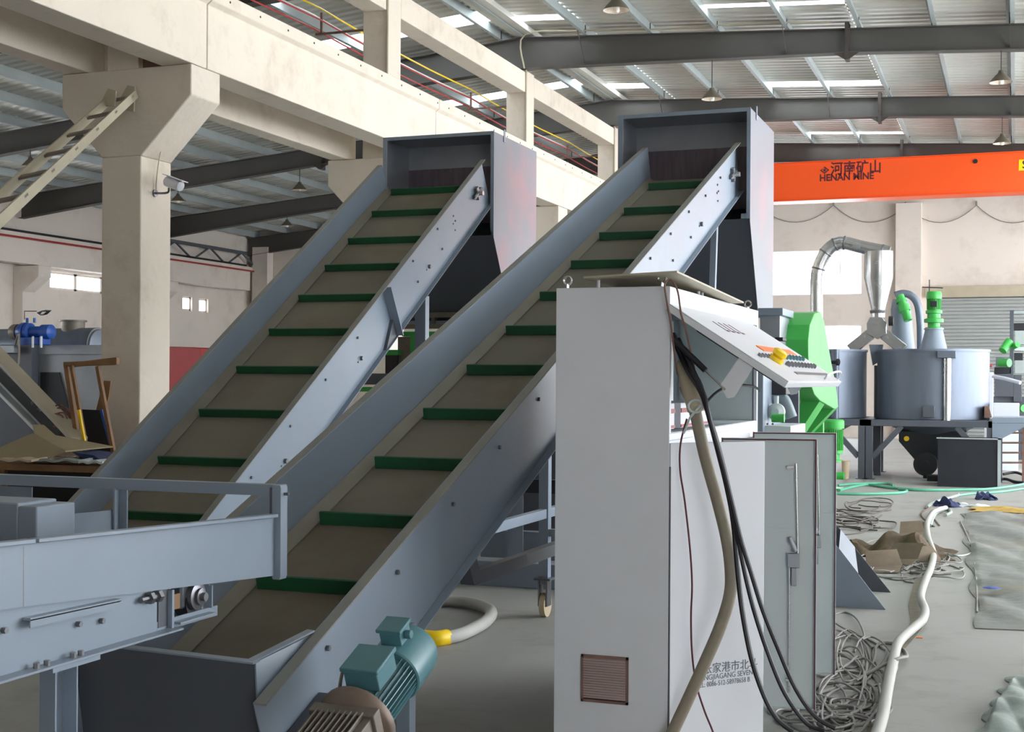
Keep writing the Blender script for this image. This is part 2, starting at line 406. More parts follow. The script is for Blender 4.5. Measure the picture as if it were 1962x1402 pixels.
# concrete columns with corbels, one row
CX0, CX1 = -9.05, -8.66
clab = {12: 'nearest cream concrete column with a wide two-sided corbel', 18: 'second cream concrete column rising behind the head of the left conveyor',
        24: 'third cream concrete column, standing behind the steel hopper of the left conveyor', 30: 'cream concrete column seen between the two steel hoppers', 36: 'far concrete column behind the hopper of the right conveyor'}
def col_poly(zc=4.84):
    return [(CX0-.03, FZ), (CX1+.07, FZ), (CX1+.07, 3.90), (-7.98, 4.52), (-7.98, zc), (CX1, zc), (CX1, 7.95), (CX0, 7.95), (CX0, zc), (-9.6, zc), (-9.6, 4.46), (CX0-.03, 3.92)]
for Y, lab in clab.items():
    root = thing('concrete_column', lab, 'column', (-8.86, Y+.25, FZ))
    b = MB(); P = col_poly()
    low = [(CX0-.03, FZ), (CX1+.07, FZ), (CX1+.07, 3.92), (CX0-.03, 3.92)]
    b.prism(low, Y-.04, Y+.5, lambda p, q, r: Vector((p, r, q)))
    b.build('shaft', 'conc', root, bevel=.012)
    b = MB().prism([(CX0-.03, 3.92), (CX1+.07, 3.92), (-7.98, 4.52), (-7.98, 4.84), (-9.6, 4.84), (-9.6, 4.46)], Y-.04, Y+.5, lambda p, q, r: Vector((p, r, q)))
    b.build('corbel', 'conc', root, bevel=.012)
    b = MB().box(CX0, CX1, Y, Y+.48, 4.84, 7.42); b.build('upper_shaft', 'conc', root, bevel=.01)
    b = MB().box(CX1, CX1+.05, Y+.1, Y+.3, 4.88, 5.3).box(CX1+.001, CX1+.22, Y+.08, Y+.12, 4.845, 5.1); b.build('steel_anchor', 'rust', root)
# crane girders on the corbels: one precast length per bay
def girder(Y0, Y1, xr, xl, lab):
    root = thing('crane_girder', lab, 'girder', ((xr+xl)/2, (Y0+Y1)/2, 4.84))
    wx0, wx1 = xl+.06, xr
    b = MB().prism([(wx0, 4.845), (wx1, 4.845), (wx1, 5.52), (xr+.055, 5.56), (xr+.055, 5.70), (xl-.12, 5.70), (xl-.12, 5.56), (wx0, 5.52)], Y0+.008, Y1-.008, lambda p, q, r: Vector((p, r, q)))
    b.build('beam', 'conc', root, bevel=.008)
    y = Y0+.35; b = MB()
    while y < Y1:
        b.cyl((xr+.05, y, 5.63), (xr+.06, y, 5.63), .013, n=6); y += .62
    b.build('bolt_hole_row', 'dark', root)
    b = MB().box((xr+xl)/2-.02, (xr+xl)/2+.02, Y0+.01, Y1-.01, 5.705, 5.78).box((xr+xl)/2-.05, (xr+xl)/2+.05, Y0+.01, Y1-.01, 5.70, 5.712)
    b.build('crane_rail', 'rust', root)
GL = ['crane girder over the nearest corbel, cut off at the upper edge of the picture', 'long cream crane girder from the nearest column to the second column, seams at both ends', 'cream crane girder length passing over the left hopper',
      'cream crane girder length seen between the two hoppers', 'far crane girder length behind the right hopper']
for i in range(5):
    girder(6.25+6*i, 12.25+6*i, -7.98, -8.42, GL[i])
for i in range(2):
    girder(6.25+6*i, 12.25+6*i, -9.28, -9.62, ['rear crane girder on the far side of the nearest column, ending at its corbel', 'rear crane girder seen in shade beneath the long front girder'][i])
tl = {6: 'concrete tie beam cut off above the second column', 12: 'concrete tie beam entering the second column near the upper picture edge', 18: 'cream concrete tie beam between second and third columns', 24: 'cream concrete tie beam between third column and the one between the hoppers', 30: 'far concrete tie beam above the right hopper'}
for Y, lab in tl.items():
    if Y < 12: continue
    o = MB().box(CX0+.03, CX1-.002, Y+.485, Y+5.995, 7.0, 7.38).build('tie_beam', 'conc', bevel=.01); tag(o, lab, 'beam')
# far long wall: crane girder, corbels, rail pipe
o = MB().box(XL+.35, XL+.7, 12, YE-1.2, 4.62, 5.3).box(XL+.25, XL+.8, 12, YE-1.2, 5.3, 5.42).build('crane_girder', 'wall', bevel=.01)
tag(o, 'pale crane girder along the distant long wall', 'girder')
tag(MB().box(XL+.5, XL+.56, 12, YE-1.2, 5.42, 5.52).build('crane_rail', 'dark'), 'dark crane rail on top of the distant wall girder', 'rail')
tag(MB().cyl((XL+.84, 12, 5.28), (XL+.84, YE-1.2, 5.28), .03, n=6).build('conductor_pipe', 'red'), 'thin red pipe along the distant wall girder', 'pipe')
for Y in (24, 30, 36):
    o = MB().prism([(XL, FZ), (XL+.32, FZ), (XL+.32, 3.9), (XL+.85, 4.3), (XL+.85, 4.6), (XL, 4.6)], Y-.2, Y+.3, lambda p, q, r: Vector((p+.002, r, q))).build('wall_column', 'wall', bevel=.01)
    tag(o, {24: 'wall column with corbel at the left picture edge behind the blue drive', 30: 'wall column with corbel beside the triple window', 36: 'wall column with corbel farther along, beside the pair of small windows'}[Y], 'column')
# bracing truss against the distant wall
b = MB()
b.beam((XL+.3, 33.5, 5.95), (XL+.3, 41.3, 5.95), .1, .1)
for y0 in (34, 36, 38, 40):
    b.beam((XL+.3, y0, 5.5), (XL+.3, y0+.9, 5.95), .05, .05).beam((XL+.3, y0+1.8, 5.5), (XL+.3, y0+.9, 5.95), .05, .05)
tag(b.build('bracing_truss', 'paintd'), 'dark zigzag bracing under the eaves of the distant wall', 'truss')
# ================================================================== inclined belt conveyors
def slope_frame(Y0, z0, ang):
    c, s = math.cos(ang), math.sin(ang)
    return lambda x, u, w: Vector((x, Y0+u*c-w*s, z0+u*s+w*c))
def channel(mb, xw, side, u0, u1, w0, w1, T, fl=.05, t=.006):
    """C section: web at xw, flanges reaching outward (side=+1/-1)"""
    a, b = sorted((xw, xw+side*t)); mb.box(a, b, u0, u1, w0, w1, T)
    a, b = sorted((xw+side*t, xw+side*fl)); mb.box(a, b, u0, u1, w0, w0+t, T)
def conveyor(label, XL_, XR_, Y0, z0, ang, u0, u1, depth, cls, cin, wbelt=-.25):
    T = slope_frame(Y0, z0, ang)
    root = thing('inclined_belt_conveyor', label, 'conveyor', ((XL_+XR_)/2, Y0, FZ))
    for nm, xw, sd in (('side_rail', XL_+.05, -1), ('side_rail', XR_-.05, 1)):
        b = MB(); channel(b, xw, sd, u0, u1, -depth, 0, T)
        o = b.build(nm, 'paint', root, bevel=.002)
        a_, b_ = sorted((xw+sd*.006, xw+sd*.05)); MB().box(a_, b_, u0, u1, -.006, .001, T).build('top_flange', 'dusty', o)
        for uu in [u0+.5+k*.62 for k in range(int((u1-u0-.6)/.62))]:
            for ww in ((-.13,), (-.10, -.30))[int(uu*10) % 2]:
                xx = xw+sd*.007
                MB().cyl(T(xx, uu, ww), T(xx+sd*.012, uu, ww), .011, n=6).build('bolt', 'bolt', o)
    b = MB()
    b.box(XL_+.06, XR_-.06, u0+.2, u1, wbelt-.012, wbelt, T); b.build('belt', 'belt', root)
    for a, c_ in ((XL_+.057, XL_+cin-.012), (XR_-.057, XR_-cin+.012)):
        MB().prism([(a, wbelt+.045), (c_, wbelt+.004), (c_, wbelt+.010), (a, wbelt+.051)], u0+.2, u1-.08, lambda p, q, r: T(p, r, q)).build('belt_edge_strip', 'beltedge', root)
    MB().box(XL_+.06, XR_-.06, u0+.2, u1-.05, -depth+.02, -depth+.03, T).build('under_plate', 'paintd', root)
    for u in cls:
        MB().prism([(u-.02, wbelt+.001), (u+.02, wbelt+.001), (u+.008, wbelt+.062), (u-.008, wbelt+.062)], XL_+cin, XR_-cin, lambda p, q, r: T(r, p, q)).build('cleat', 'cleat', root, bevel=.003)
    MB().cyl(T(XL_+.06, u1-.12, wbelt-.12), T(XR_-.06, u1-.12, wbelt-.12), .11, n=24).build('head_drum', 'dark', root)
    return root, T
def head_box(root, x0, x1, y0, y1, z0, z1, zb, yb, ycur, T, rails):
    t = .006; fw = .045
    b = MB()
    b.box(x0, x0+t, y0, y1, z0, z1).box(x0+t, x1-t, y0, y1, z1-t, z1).box(x0+t, x1-t, y1-t, y1, z0, z1-t)
    b.build('hood', 'zinc', root, bevel=.001)
    # the side sheet towards the bright side carries on down as the chute side
    b = MB().plate([(x1-t, y0+.001, z1), (x1-t, y1, z1), (x1-t, y1, zb), (x1-t, yb, zb), (x1-t, y0+.001, z0-.02)], (t, 0, 0))
    b.build('side_sheet', 'sheetred', root)
    b = MB()
    b.box(x0-.004, x0+fw, y0-.012, y0, z0, z1+.004).box(x1-fw*.7, x1+.004, y0-.012, y0, z0, z1+.004).box(x0+fw, x1-fw*.7, y0-.012, y0, z1-fw*.7, z1+.004)
    b.box(rails[1]+.01, x1-fw*.7, y0-.012, y0, z0, z0+fw)
    b.build('opening_frame', 'paint', root, bevel=.002)
    b = MB().box(x0+t, x1-t, ycur, ycur+.006, z1-.30, z1-t); b.build('baffle_plate', 'zinc', root)
    n = 7; w = (x1-x0-.02)/n
    for k in range(n):
        a = x0+.01+k*w
        MB().grid(lambda u, v: Vector((a-.004+u*(w+.008), ycur-.012+.01*math.sin(3*u+k)*v-.008*(k % 2), z1-.24-v*.58)), 4, 4, (0, .004, 0)).build('curtain_strip', 'curtain', root)
    # chute below
    b = MB()
    b.plate([(x0, y0+.02, z0), (x1-t-.001, y0+.02, z0), (x1-t-.001, yb, zb), (x0+.06, yb, zb)], (0, .006, 0))
    b.plate([(x0, y0+.03, z0), (x0+.06, yb+.01, zb), (x0+.06, y1, zb), (x0, y1, z0)], (.006, 0, 0))
    b.plate([(x0, y1-.006, z0), (x1-t-.001, y1-.006, z0), (x1-t-.001, y1-.006, zb), (x0+.06, y1-.006, zb)], (0, .005, 0))
    b.build('discharge_chute', 'paintd', root)
    b = MB().box(x0, x1+.05, yb-.05, y1+.05, zb-.03, zb); b.build('chute_flange', 'paint', root, bevel=.002)
    b = MB().prism([(-.02, 0), (.02, 0), (.02, .10), (.012, .125), (-.012, .125), (-.02, .10)], x1+.002, x1+.008, lambda p, q, r: Vector((r, (y0+y1)/2-.35+p, z1-.06+q)))
    b.build('lifting_lug', 'paint', root)
# ---- right conveyor
A2 = math.atan(.393)
c2, T2 = conveyor('cleated incline conveyor on the right, its foot fed by the near belt feeder', -3.2, -2.3, 4.0, .57, A2, -.11, 8.62, .445, [.42, 1.12, 1.73, 2.36, 3.01, 3.69, 4.40, 5.11, 5.86, 6.63, 7.40, 8.26], .12, -.31)
head_box(c2, -3.42, -2.21, 12.0, 13.24, 3.04, 4.02, 2.25, 12.42, 12.6, T2, (-3.2, -2.3))
# tail: front lip, wings, front plate
b = MB()
b.plate([(-3.19, 4.0, .655), (-2.40, 4.0, .635), (-2.36, 4.12, .0), (-3.16, 4.12, .0)], (0, .006, 0))
b.build('tail_plate', 'paintd', c2)
MB().plate([(-3.19, 3.965, .66), (-2.39, 3.965, .64), (-2.39, 4.01, .64), (-3.19, 4.01, .66)], (0, 0, .006)).build('tail_lip', 'paint', c2)
MB().plate([(-2.40, 4.0, .64), (-2.36, 4.30, .68), (-2.36, 3.95, .50)], (-.006, 0, 0)).plate([(-2.40, 3.98, .64), (-2.34, 4.30, .695), (-2.375, 4.31, .695), (-2.435, 3.99, .64)], (0, 0, .006)).build('tail_wing', 'paint', c2)
MB().box(-3.15, -2.35, .25, .30, -.43, -.25, T2).build('tail_cross_plate', 'dark', c2)
# take-up slider with rusty guide inside
MB().box(-2.343, -2.31, .04, .26, -.34, -.24, T2).box(-2.343, -2.285, .02, .28, -.23, -.215, T2).box(-2.343, -2.285, .02, .28, -.365, -.35, T2).build('take_up_slide', 'paintd', c2, bevel=.002)
# undercarriage
b = MB()
for x in (-3.12, -2.42):
    yb = 9.1
    zt = .57+.393*(yb-4)-.48
    lg = MB(); lg.box(x-.035, x+.035, yb-.03, yb-.024, FZ+.28, zt).box(x-.035, x-.029, yb-.024, yb+.04, FZ+.28, zt).box(x+.029, x+.035, yb-.024, yb+.04, FZ+.28, zt)
    l = lg.build('leg', 'paint', c2)
    MB().box(x-.06, x+.06, yb-.06, yb+.06, FZ+.265, FZ+.28).build('castor_plate', 'paintd', l)
    w = MB(); w.cyl((x-.02, yb+.02, FZ+.085), (x+.02, yb+.02, FZ+.085), .085, n=20); w.build('castor_wheel', 'plastic', l)
    f = MB(); f.box(x-.035, x-.025, yb-.04, yb+.05, FZ+.08, FZ+.265).box(x+.025, x+.035, yb-.04, yb+.05, FZ+.08, FZ+.265).box(x-.03, x+.03, yb-.03, yb+.04, FZ+.235, FZ+.265); f.build('castor_fork', 'bolt', l)
    MB().beam((x, 5.98, .655), (x, 11.2, .655), .05, .065).build('lower_chord', 'paintd' if x > -3 else 'paint', c2)
    MB().beam((x, 5.98, .655), (x, 5.86, .83), .07, .09, (0, 1, 0)).build('chord_bracket', 'paintd', c2)
    MB().beam((x, 11.2, .655), (x, 11.5, 2.95), .05, .06, (0, 1, 0)).build('rear_strut', 'paint', c2)
MB().beam((-3.12, 9.1, .52), (-2.42, 9.1, .52), .05, .05).build('cross_bar', 'paint', c2)
# small foot leg beside the drive
MB().box(-2.36, -2.30, 5.03, 5.09, FZ+.012, .60).box(-2.42, -2.24, 4.98, 5.14, FZ, FZ+.012).build('foot_leg', 'paint', c2, bevel=.002)
# gear motor on the side of the right rail
gx, gy, gz = -2.01, 3.98, .475
GS = 1.13
ad = Vector((.02, .92, .38)).normalized(); C0 = Vector((gx, gy, gz))
up = (Vector((0, 0, 1))-ad*ad.z).normalized(); sd = ad.cross(up)
gb = MB()
def G(x, y, z): return C0+(sd*x+ad*y+up*z)*GS
gb.lathe([(.055, -.06), (.13, -.022), (.136, -.012), (.136, .012), (.06, .02)], C0, ad, 32)
gm = gb.build('gear_motor', 'flange', c2)
b = MB(); b.cyl(G(0, .02, 0), G(0, .25, 0), .068*GS, n=28)
for k in range(34):
    a = 2*math.pi*k/34
    if .32 < (a/math.pi) % 2 < .68: continue
    ca, sa = math.cos(a), math.sin(a)
    b.plate([G(.066*ca, .05, .066*sa), G(.066*ca, .24, .066*sa), G(.084*ca, .24, .084*sa), G(.084*ca, .05, .084*sa)], sd*(-sa*.003)+up*(ca*.003))
b.build('finned_body', 'teal', gm)
b = MB(); b.lathe([(.088*GS, .24*GS), (.092*GS, .245*GS), (.092*GS, .38*GS), (.085*GS, .40*GS), (.05*GS, .405*GS)], C0, ad, 32); b.build('fan_cover', 'teal', gm)
b = MB(); b.box(-.055, .055, .07, .19, .065, .125, G).box(-.062, .062, .063, .197, .125, .14, G); b.build('terminal_box', 'teal', gm, bevel=.004)
b = MB(); b.box(-.035, .035, .275, .345, .085, .13, G).box(-.042, .042, .268, .352, .13, .142, G).cyl(G(.036, .31, .108), G(.056, .31, .108), .016, n=10); b.build('fan_terminal_box', 'teal', gm, bevel=.003)
b = MB(); b.cyl(G(-.056, .13, .1), G(-.08, .13, .1), .014, n=10).tube([G(-.08, .13, .1), G(-.10, .12, .06), G(-.105, .06, -.06), G(-.10, .03, -.25), G(-.12, .0, -.42)], .006, n=6)
b.build('motor_cable', 'cable', gm)
b = MB()
b.box(-.095, .095, -.30, -.03, -.095, .075, G).box(-.105, .105, -.27, -.23, -.105, .085, G).box(-.105, .105, -.07, -.03, -.105, .085, G)
for k in range(9): b.box(-.08+.018*k, -.074+.018*k, -.26, -.06, .075, .09, G)
b.cyl(G(-.095, -.16, -.01), G(-.135, -.16, -.01), .06, n=20).cyl(G(.095, -.16, -.01), G(.22, -.16, -.01), .05, n=20)
for k in range(8):
    a = 2*math.pi*k/8; b.cyl(G(-.13, -.16+.045*math.cos(a), -.01+.045*math.sin(a)), G(-.142, -.16+.045*math.cos(a), -.01+.045*math.sin(a)), .007, n=6)
b.build('gearbox', 'gear', gm, bevel=.004)
# ---- left conveyor
A1 = math.atan(.632)
c1, T1 = conveyor('steeper cleated incline conveyor on the left, rising past the concrete columns', -5.95, -4.8, 7.74, .92, A1, -.9, 5.24, .46, [-.68, -.10, .54, 1.16, 1.78, 2.37, 2.95, 3.51, 4.04, 4.62, 5.12], .14, -.27)
head_box(c1, -5.97, -4.78, 12.35, 13.6, 3.01, 4.02, 2.2, 12.85, 12.95, T1, (-5.95, -4.8))
u = (AT(754, 600, X=-4.8)-Vector((-4.8, 7.74, .92))).dot(Vector((0, math.cos(A1), math.sin(A1))))
MB().box(-4.845, -4.76, u-.006, u+.006, -.455, -.005, T1).build('splice_gusset', 'paint', c1)
MB().plate([T1(-4.845, u, -.30), T1(-4.845, u+.02, -.45), T1(-4.845, u-.25, -.455)], (.03, 0, 0)).build('splice_wedge', 'paintd', c1)
for x in (-5.88, -4.87):
    yb = 10.85; zt = .92+.632*(yb-7.74)-.56
    l = MB().box(x-.05, x+.05, yb-.03, yb-.024, FZ+.01, zt).box(x-.05, x-.044, yb-.024, yb+.05, FZ+.01, zt).box(x+.044, x+.05, yb-.024, yb+.05, FZ+.01, zt).box(x-.09, x+.09, yb-.08, yb+.1, FZ, FZ+.01).build('leg', 'paint', c1)
    MB().beam((x, yb, zt-.02), (x, yb+.05, zt+.18), .06, .05, (1, 0, 0)).build('leg_bracket', 'paint', l)
MB().box(-5.9, -4.85, -.95, -.88, -.5, -.02, T1).build('tail_plate', 'paint', c1)
MB().box(-5.8, -5.7, 7.1, 7.2, FZ, .32).box(-5.05, -4.95, 7.1, 7.2, FZ, .32).build('foot_leg', 'paint', c1)
def head_gear(root, XR_, u, T):
    x = XR_-.043
    o = MB().box(x, x+.03, u-.10, u+.10, -.24, -.20, T).box(x, x+.03, u-.03, u+.03, -.28, -.16, T).build('head_bearing', 'bolt', root, bevel=.003)
    MB().cyl(T(x+.03, u-.14, -.22), T(x+.03, u+.12, -.22), .008, n=6).cyl(T(x+.02, u, -.22), T(x+.075, u, -.22), .022, n=10).build('take_up_screw', 'steel', o)
    for du, w in ((-.62, -.16), (-.66, -.22), (-.60, -.22), (-.65, -.29)):
        MB().cyl(T(x, u+du, w), T(x+.008, u+du, w), .009, n=6).build('bolt', 'bolt', root)
    for du in (-1.35, -2.9, -4.3):
        MB().cyl(T(x, u+du, -.3), T(x+.02, u+du, -.3), .02, n=6).cyl(T(x, u+du-.06, -.3), T(x+.006, u+du-.06, -.3), .008, n=6).build('bolt_pair', 'bolt', root)
head_gear(c2, -2.3, 8.32, T2); head_gear(c1, -4.8, 4.95, T1)
# ================================================================== belt feeder in the near corner
fd = thing('belt_feeder', 'low blue-grey belt feeder in the bottom corner, dropping onto the right conveyor', 'conveyor', (-2.9, 2.6, FZ))
def zt_(y): return 1.146-.0384*(y-2.93)
pa, pb = AT(43, 1163, X=-2.55), AT(522, 1103, X=-2.55)
def zl_(y): return pa.z+(pb.z-pa.z)*(y-pa.y)/(pb.y-pa.y)
b = MB().plate([(-2.555, 1.0, zt_(1)), (-2.555, 4.37, zt_(4.37)), (-2.555, 4.37, zl_(4.37)), (-2.555, 1.0, zl_(1))], (.006, 0, 0))
b.build('side_plate', 'paint', fd)
b = MB()
for y0, y1 in ((1.0, AT(58, 1040, X=-2.55).y-.006), (AT(58, 1040, X=-2.55).y+.006, 4.36)):
    b.add([Vector((x, y, zt_(y)+dz)) for y in (y0, y1) for x, dz in ((-2.56, 0), (-2.525, 0), (-2.525, .012), (-2.56, .012))], [(0, 1, 2, 3), (4, 7, 6, 5), (0, 4, 5, 1), (1, 5, 6, 2), (2, 6, 7, 3), (3, 7, 4, 0)])
b.build('top_lip', 'paint', fd, bevel=.002)
MB().box(-2.552, -2.5485, AT(44, 1100, X=-2.55).y, AT(44, 1100, X=-2.55).y+.004, zl_(3), zt_(3)-.01).build('weld_seam', 'bolt', fd)
pl0, pl1 = AT(0, 990, X=-3.27), AT(224, 976, X=-3.27)
MB().plate([(-3.27, 1.0, 1.17), (-3.27, pl1.y, pl1.z), (-3.27, pl1.y, .86), (-3.27, 1.0, .86)], (-.006, 0, 0)).build('side_plate', 'paint', fd)
ye = AT(418, 1150, X=-2.56).y
sl = AT(302, 1150, X=-2.56).y; sr = AT(330, 1150, X=-2.56).y
b = MB().box(-2.568, -2.562, 1.0, sl, .785, .99).box(-2.568, -2.562, sl, ye, .785, .82)
b.box(-2.562, -2.515, 1.0, sr, .785, .792).box(-2.562, -2.53, sr+.004, ye-.055, .80, .807)
b.build('frame_rail', 'paint', fd, bevel=.001)
MB().box(-3.26, -3.254, 1.0, ye, .785, .99).build('frame_rail', 'paint', fd)
b = MB(); q0 = AT(50, 1186, X=-2.55); q1 = AT(224, 1149, X=-2.55)
b.beam(q0, q1, .03, .008).beam(q0-Vector((-.013, 0, .012)), q1-Vector((-.013, 0, .012)), .004, .022); b.build('stiffener_angle', 'paint', fd)
MB().box(-2.60, -2.56, sl+.005, sl+.055, .80, .985).build('slot_post', 'paintd', fd)
MB().box(-2.58, -2.545, sl+.058, sl+.07, .79, zl_(sl+.07)-.004).build('slot_edge', 'paint', fd)
MB().box(-2.64, -2.62, sl+.07, ye, .80, 1.0).build('slot_back_plate', 'paint', fd)
MB().box(-2.568, -2.562, ye-.055, ye-.049, .82, 1.0).box(-2.562, -2.55, ye-.055, ye-.049, .82, zl_(ye)-.004).build('end_flange', 'paint', fd)
bc = AT(378, 1142, X=-2.56)
b = MB().box(-2.62, -2.575, bc.y-.07, bc.y+.05, bc.z-.035, bc.z+.045); o = b.build('bearing_block', 'paintd', fd, bevel=.01)
b = MB().lathe([(.045, 0), (.045, .02), (.028, .024), (.028, .034), (.014, .036), (.014, .05)], (-2.575, bc.y, bc.z), (1, 0, 0), 24); b.build('shaft_end', 'bolt', o)
MB().box(-2.615, -2.58, bc.y-.105, bc.y-.07, bc.z-.03, bc.z+.02).build('wood_wedge', 'wood', o)
bb = AT(300, 1144, X=-2.54)
b = MB().cyl((-2.55, bb.y-.07, bb.z), (-2.55, bb.y+.04, bb.z), .010, n=8).cyl((-2.55, bb.y-.03, bb.z), (-2.55, bb.y-.012, bb.z), .02, n=6).cyl((-2.55, bb.y+.012, bb.z), (-2.55, bb.y+.03, bb.z), .02, n=6); b.build('take_up_bolt', 'bolt', fd)
for x, y in ((147, 1168), (192, 1161), (148, 1195), (192, 1189), (5, 1207)):
    p = AT(x, y, X=-2.562); MB().cyl(p, p+Vector((.014, 0, 0)), .009, n=6).build('bolt', 'bolt', fd)
for x, y in ((70, 1283), (90, 1281), (140, 1263), (155, 1260)):
    p = AT(x, y, X=-2.54); MB().cyl((p.x, p.y, .792), (p.x, p.y, .806), .009, n=6).build('bolt', 'bolt', fd)
# end posts and the cross bar
p0, p1 = AT(525, 928, Y=4.39), AT(541, 1110, Y=4.39)
b = MB().prism([(p0.x, p1.z+.012), (p0.x+.004, p1.z), (p1.x-.004, p1.z), (p1.x, p1.z+.012), (p1.x, p0.z-.012), (p1.x-.004, p0.z), (p0.x+.004, p0.z), (p0.x, p0.z-.012)], 4.375, 4.425, lambda p, q, r: Vector((p, r, q)))
b.build('end_post', 'paint', fd, bevel=.002)
MB().box(p0.x-.012, p0.x-.001, 4.38, 4.42, .88, p0.z-.01).build('end_post_web', 'paintd', fd)
q0 = AT(228, 940, Y=4.39)
MB().box(q0.x-.02, q0.x-.012, 4.38, 4.42, .88, 1.17).box(q0.x-.012, q0.x+.02, 4.412, 4.42, .88, 1.17).build('end_post', 'paint', fd)
MB().box(-4.3, p0.x-.002, 4.39, 4.396, 1.165, 1.207).box(-4.3, p0.x-.002, 4.396, 4.43, 1.201, 1.207).build('cross_bar', 'paint', fd, bevel=.001)
MB().cyl((p1.x-.002, 4.40, AT(545, 946, Y=4.4).z), (p1.x+.02, 4.40, AT(545, 946, Y=4.4).z), .006, n=6).build('bolt', 'bolt', fd)
# cross members and belt
MB().box(-3.25, -2.57, 1.0, 4.05, .93, .938).build('belt', 'belt', fd)
MB().cyl((-3.25, bc.y, bc.z-.02), (-2.57, bc.y, bc.z-.02), .05, n=20).build('end_roller', 'dark', fd)
lp = AT(128, 1300, X=-2.56)
def cleg(xc, yc, nm='leg'):
    l = MB().box(xc-.055, xc-.049, yc-.05, yc+.05, FZ, .77).box(xc-.049, xc+.0, yc-.05, yc-.044, FZ, .77).box(xc-.049, xc+.0, yc+.044, yc+.05, FZ, .77).build(nm, 'paint', fd)
    MB().box(xc-.07, xc+.04, yc-.11, yc+.10, .770, .784).build('leg_cap', 'paint', l)
cleg(lp.x, lp.y+.0); cleg(-3.2, lp.y+.0); cleg(lp.x, 1.3); cleg(-3.2, 1.3)
# guard box on the far side
g0 = AT(34, 925, Y=3.9)
b = MB().box(AT(0, 960, Y=3.7).x-.5, AT(34, 960, Y=3.7).x, 3.7, 3.9, .95, 1.175).box(AT(34, 960, Y=3.7).x+.0, AT(70, 960, Y=3.7).x, 3.7, 3.9, .95, 1.165)
b.build('guard_box', 'paint', fd, bevel=.006)
MB().box(-4.3, -3.75, 4.5, 4.506, .8, 1.15).build('rear_plate', 'paint', fd)
# ================================================================== electrical cabinet
CXL, CXR, CYN, CYF, CZT = -1.88, -1.372, 5.62, 7.72, 2.0
cb = thing('electrical_cabinet', 'tall white control cabinet with raised console lid and open lower doors', 'cabinet', (-1.62, 6.67, FZ))
t = .004
b = MB().box(CXL, CXR, CYN, CYN+t, FZ+.08, CZT).box(CXL, CXL+t, CYN+t, CYF, FZ+.08, CZT).box(CXL, CXR, CYF, CYF+t, FZ+.08, CZT).box(CXL+t, CXR-.002, CYN+t, CYF, CZT-t, CZT).box(CXL, CXR, CYN+t, CYF, FZ+.08, FZ+.086)
b.build('body', 'white', cb, bevel=.003)
MB().box(CXL+.02, CXR-.02, CYN+.02, CYF-.02, FZ, FZ+.08).build('plinth', 'paintd', cb)
b = MB()
b.box(CXR-.006, CXR, CYN+t, CYF, CZT-.085, CZT-.001)
b.box(CXR-.03, CXR, CYN+t, CYF, 1.345, 1.375)
b.box(CXR-.006, CXR, CYN+t, CYF, 1.29, 1.345)
b.box(CXR-.018, CXR, CYN+t, CYN+.03, 1.375, CZT-.085).box(CXR-.018, CXR, CYF-.03, CYF, 1.375, CZT-.085)
b.box(CXR-.018, CXR, CYN+t, CYN+.03, FZ+.09, 1.29).box(CXR-.018, CXR, CYF-.03, CYF, FZ+.09, 1.29).box(CXR-.02, CXR, (CYN+CYF)/2-.02, (CYN+CYF)/2+.02, FZ+.09, 1.29)
b.build('front_frame', 'white', cb, bevel=.002)
b = MB().box(CXL+.05, CXL+.055, CYN+.03, CYF-.03, 1.39, 1.95).box(CXL+.05, CXL+.055, CYN+.03, CYF-.03, .05, 1.28); b.build('mounting_plate', 'panel', cb)
MB().box(CXL+.03, CXR-.008, CYN+.01, CYF-.01, 1.372, 1.377).build('shelf', 'inner', cb)
MB().box(CXL+.06, CXR-.03, CYF-.012, CYF-.006, 1.38, 1.93).build('inner_side', 'inner', cb)
MB().box(CXL+.06, CXR-.03, CYN+.006, CYN+.012, 1.38, 1.93).build('inner_side', 'inner', cb)
# switchgear behind the lid
rng = random.Random(3)
for k in range(5):
    y = CYN+.30+k*.12
    o = MB().box(CXL+.06, CXL+.17, y, y+.10, 1.66, 1.86).cyl((CXL+.12, y+.05, 1.86), (CXL+.12, y+.05, 1.885), .03, n=12).build('contactor', 'panel', cb, bevel=.004)
for k in range(3):
    y = CYN+.06+k*.36
    MB().box(CXR-.24, CXR-.05, y, y+.24, 1.385, 1.50).build('circuit_breaker', 'white', cb, bevel=.003)
    MB().box(CXR-.049, CXR-.046, y, y+.24, 1.455, 1.475).build('red_label', 'red', cb)
    MB().box(CXR-.049, CXR-.046, y, y+.24, 1.39, 1.402).build('red_label', 'red', cb)
b = MB()
for k in range(14):
    y = CYN+.05+rng.random()*.35; x = CXR-.08-rng.random()*.25
    b.tube([(x, y, 1.86-rng.random()*.1), (x+.03, y+.05, 1.7), (CXR-.1-rng.random()*.1, CYN+.18+rng.random()*.1, 1.6), (CXR-.06, CYN+.16+rng.random()*.06, 1.52+rng.random()*.05)], .006, n=5)
b.build('wiring', 'black', cb)
b = MB()
for k in range(7):
    y = CYN+.35+rng.random()*.4
    b.tube([(CXL+.16, y, 1.66), (CXL+.2, y-.06, 1.58), (CXR-.14, CYN+.25+rng.random()*.1, 1.55), (CXR-.1, CYN+.2, 1.45+rng.random()*.05)], .007, n=5)
b.build('brown_wiring', 'copper', cb)
MB().box(CXL+.1, CXL+.26, CYN+.95, CYN+1.10, 1.40, 1.90).build('bus_cover', 'inner', cb, bevel=.004)
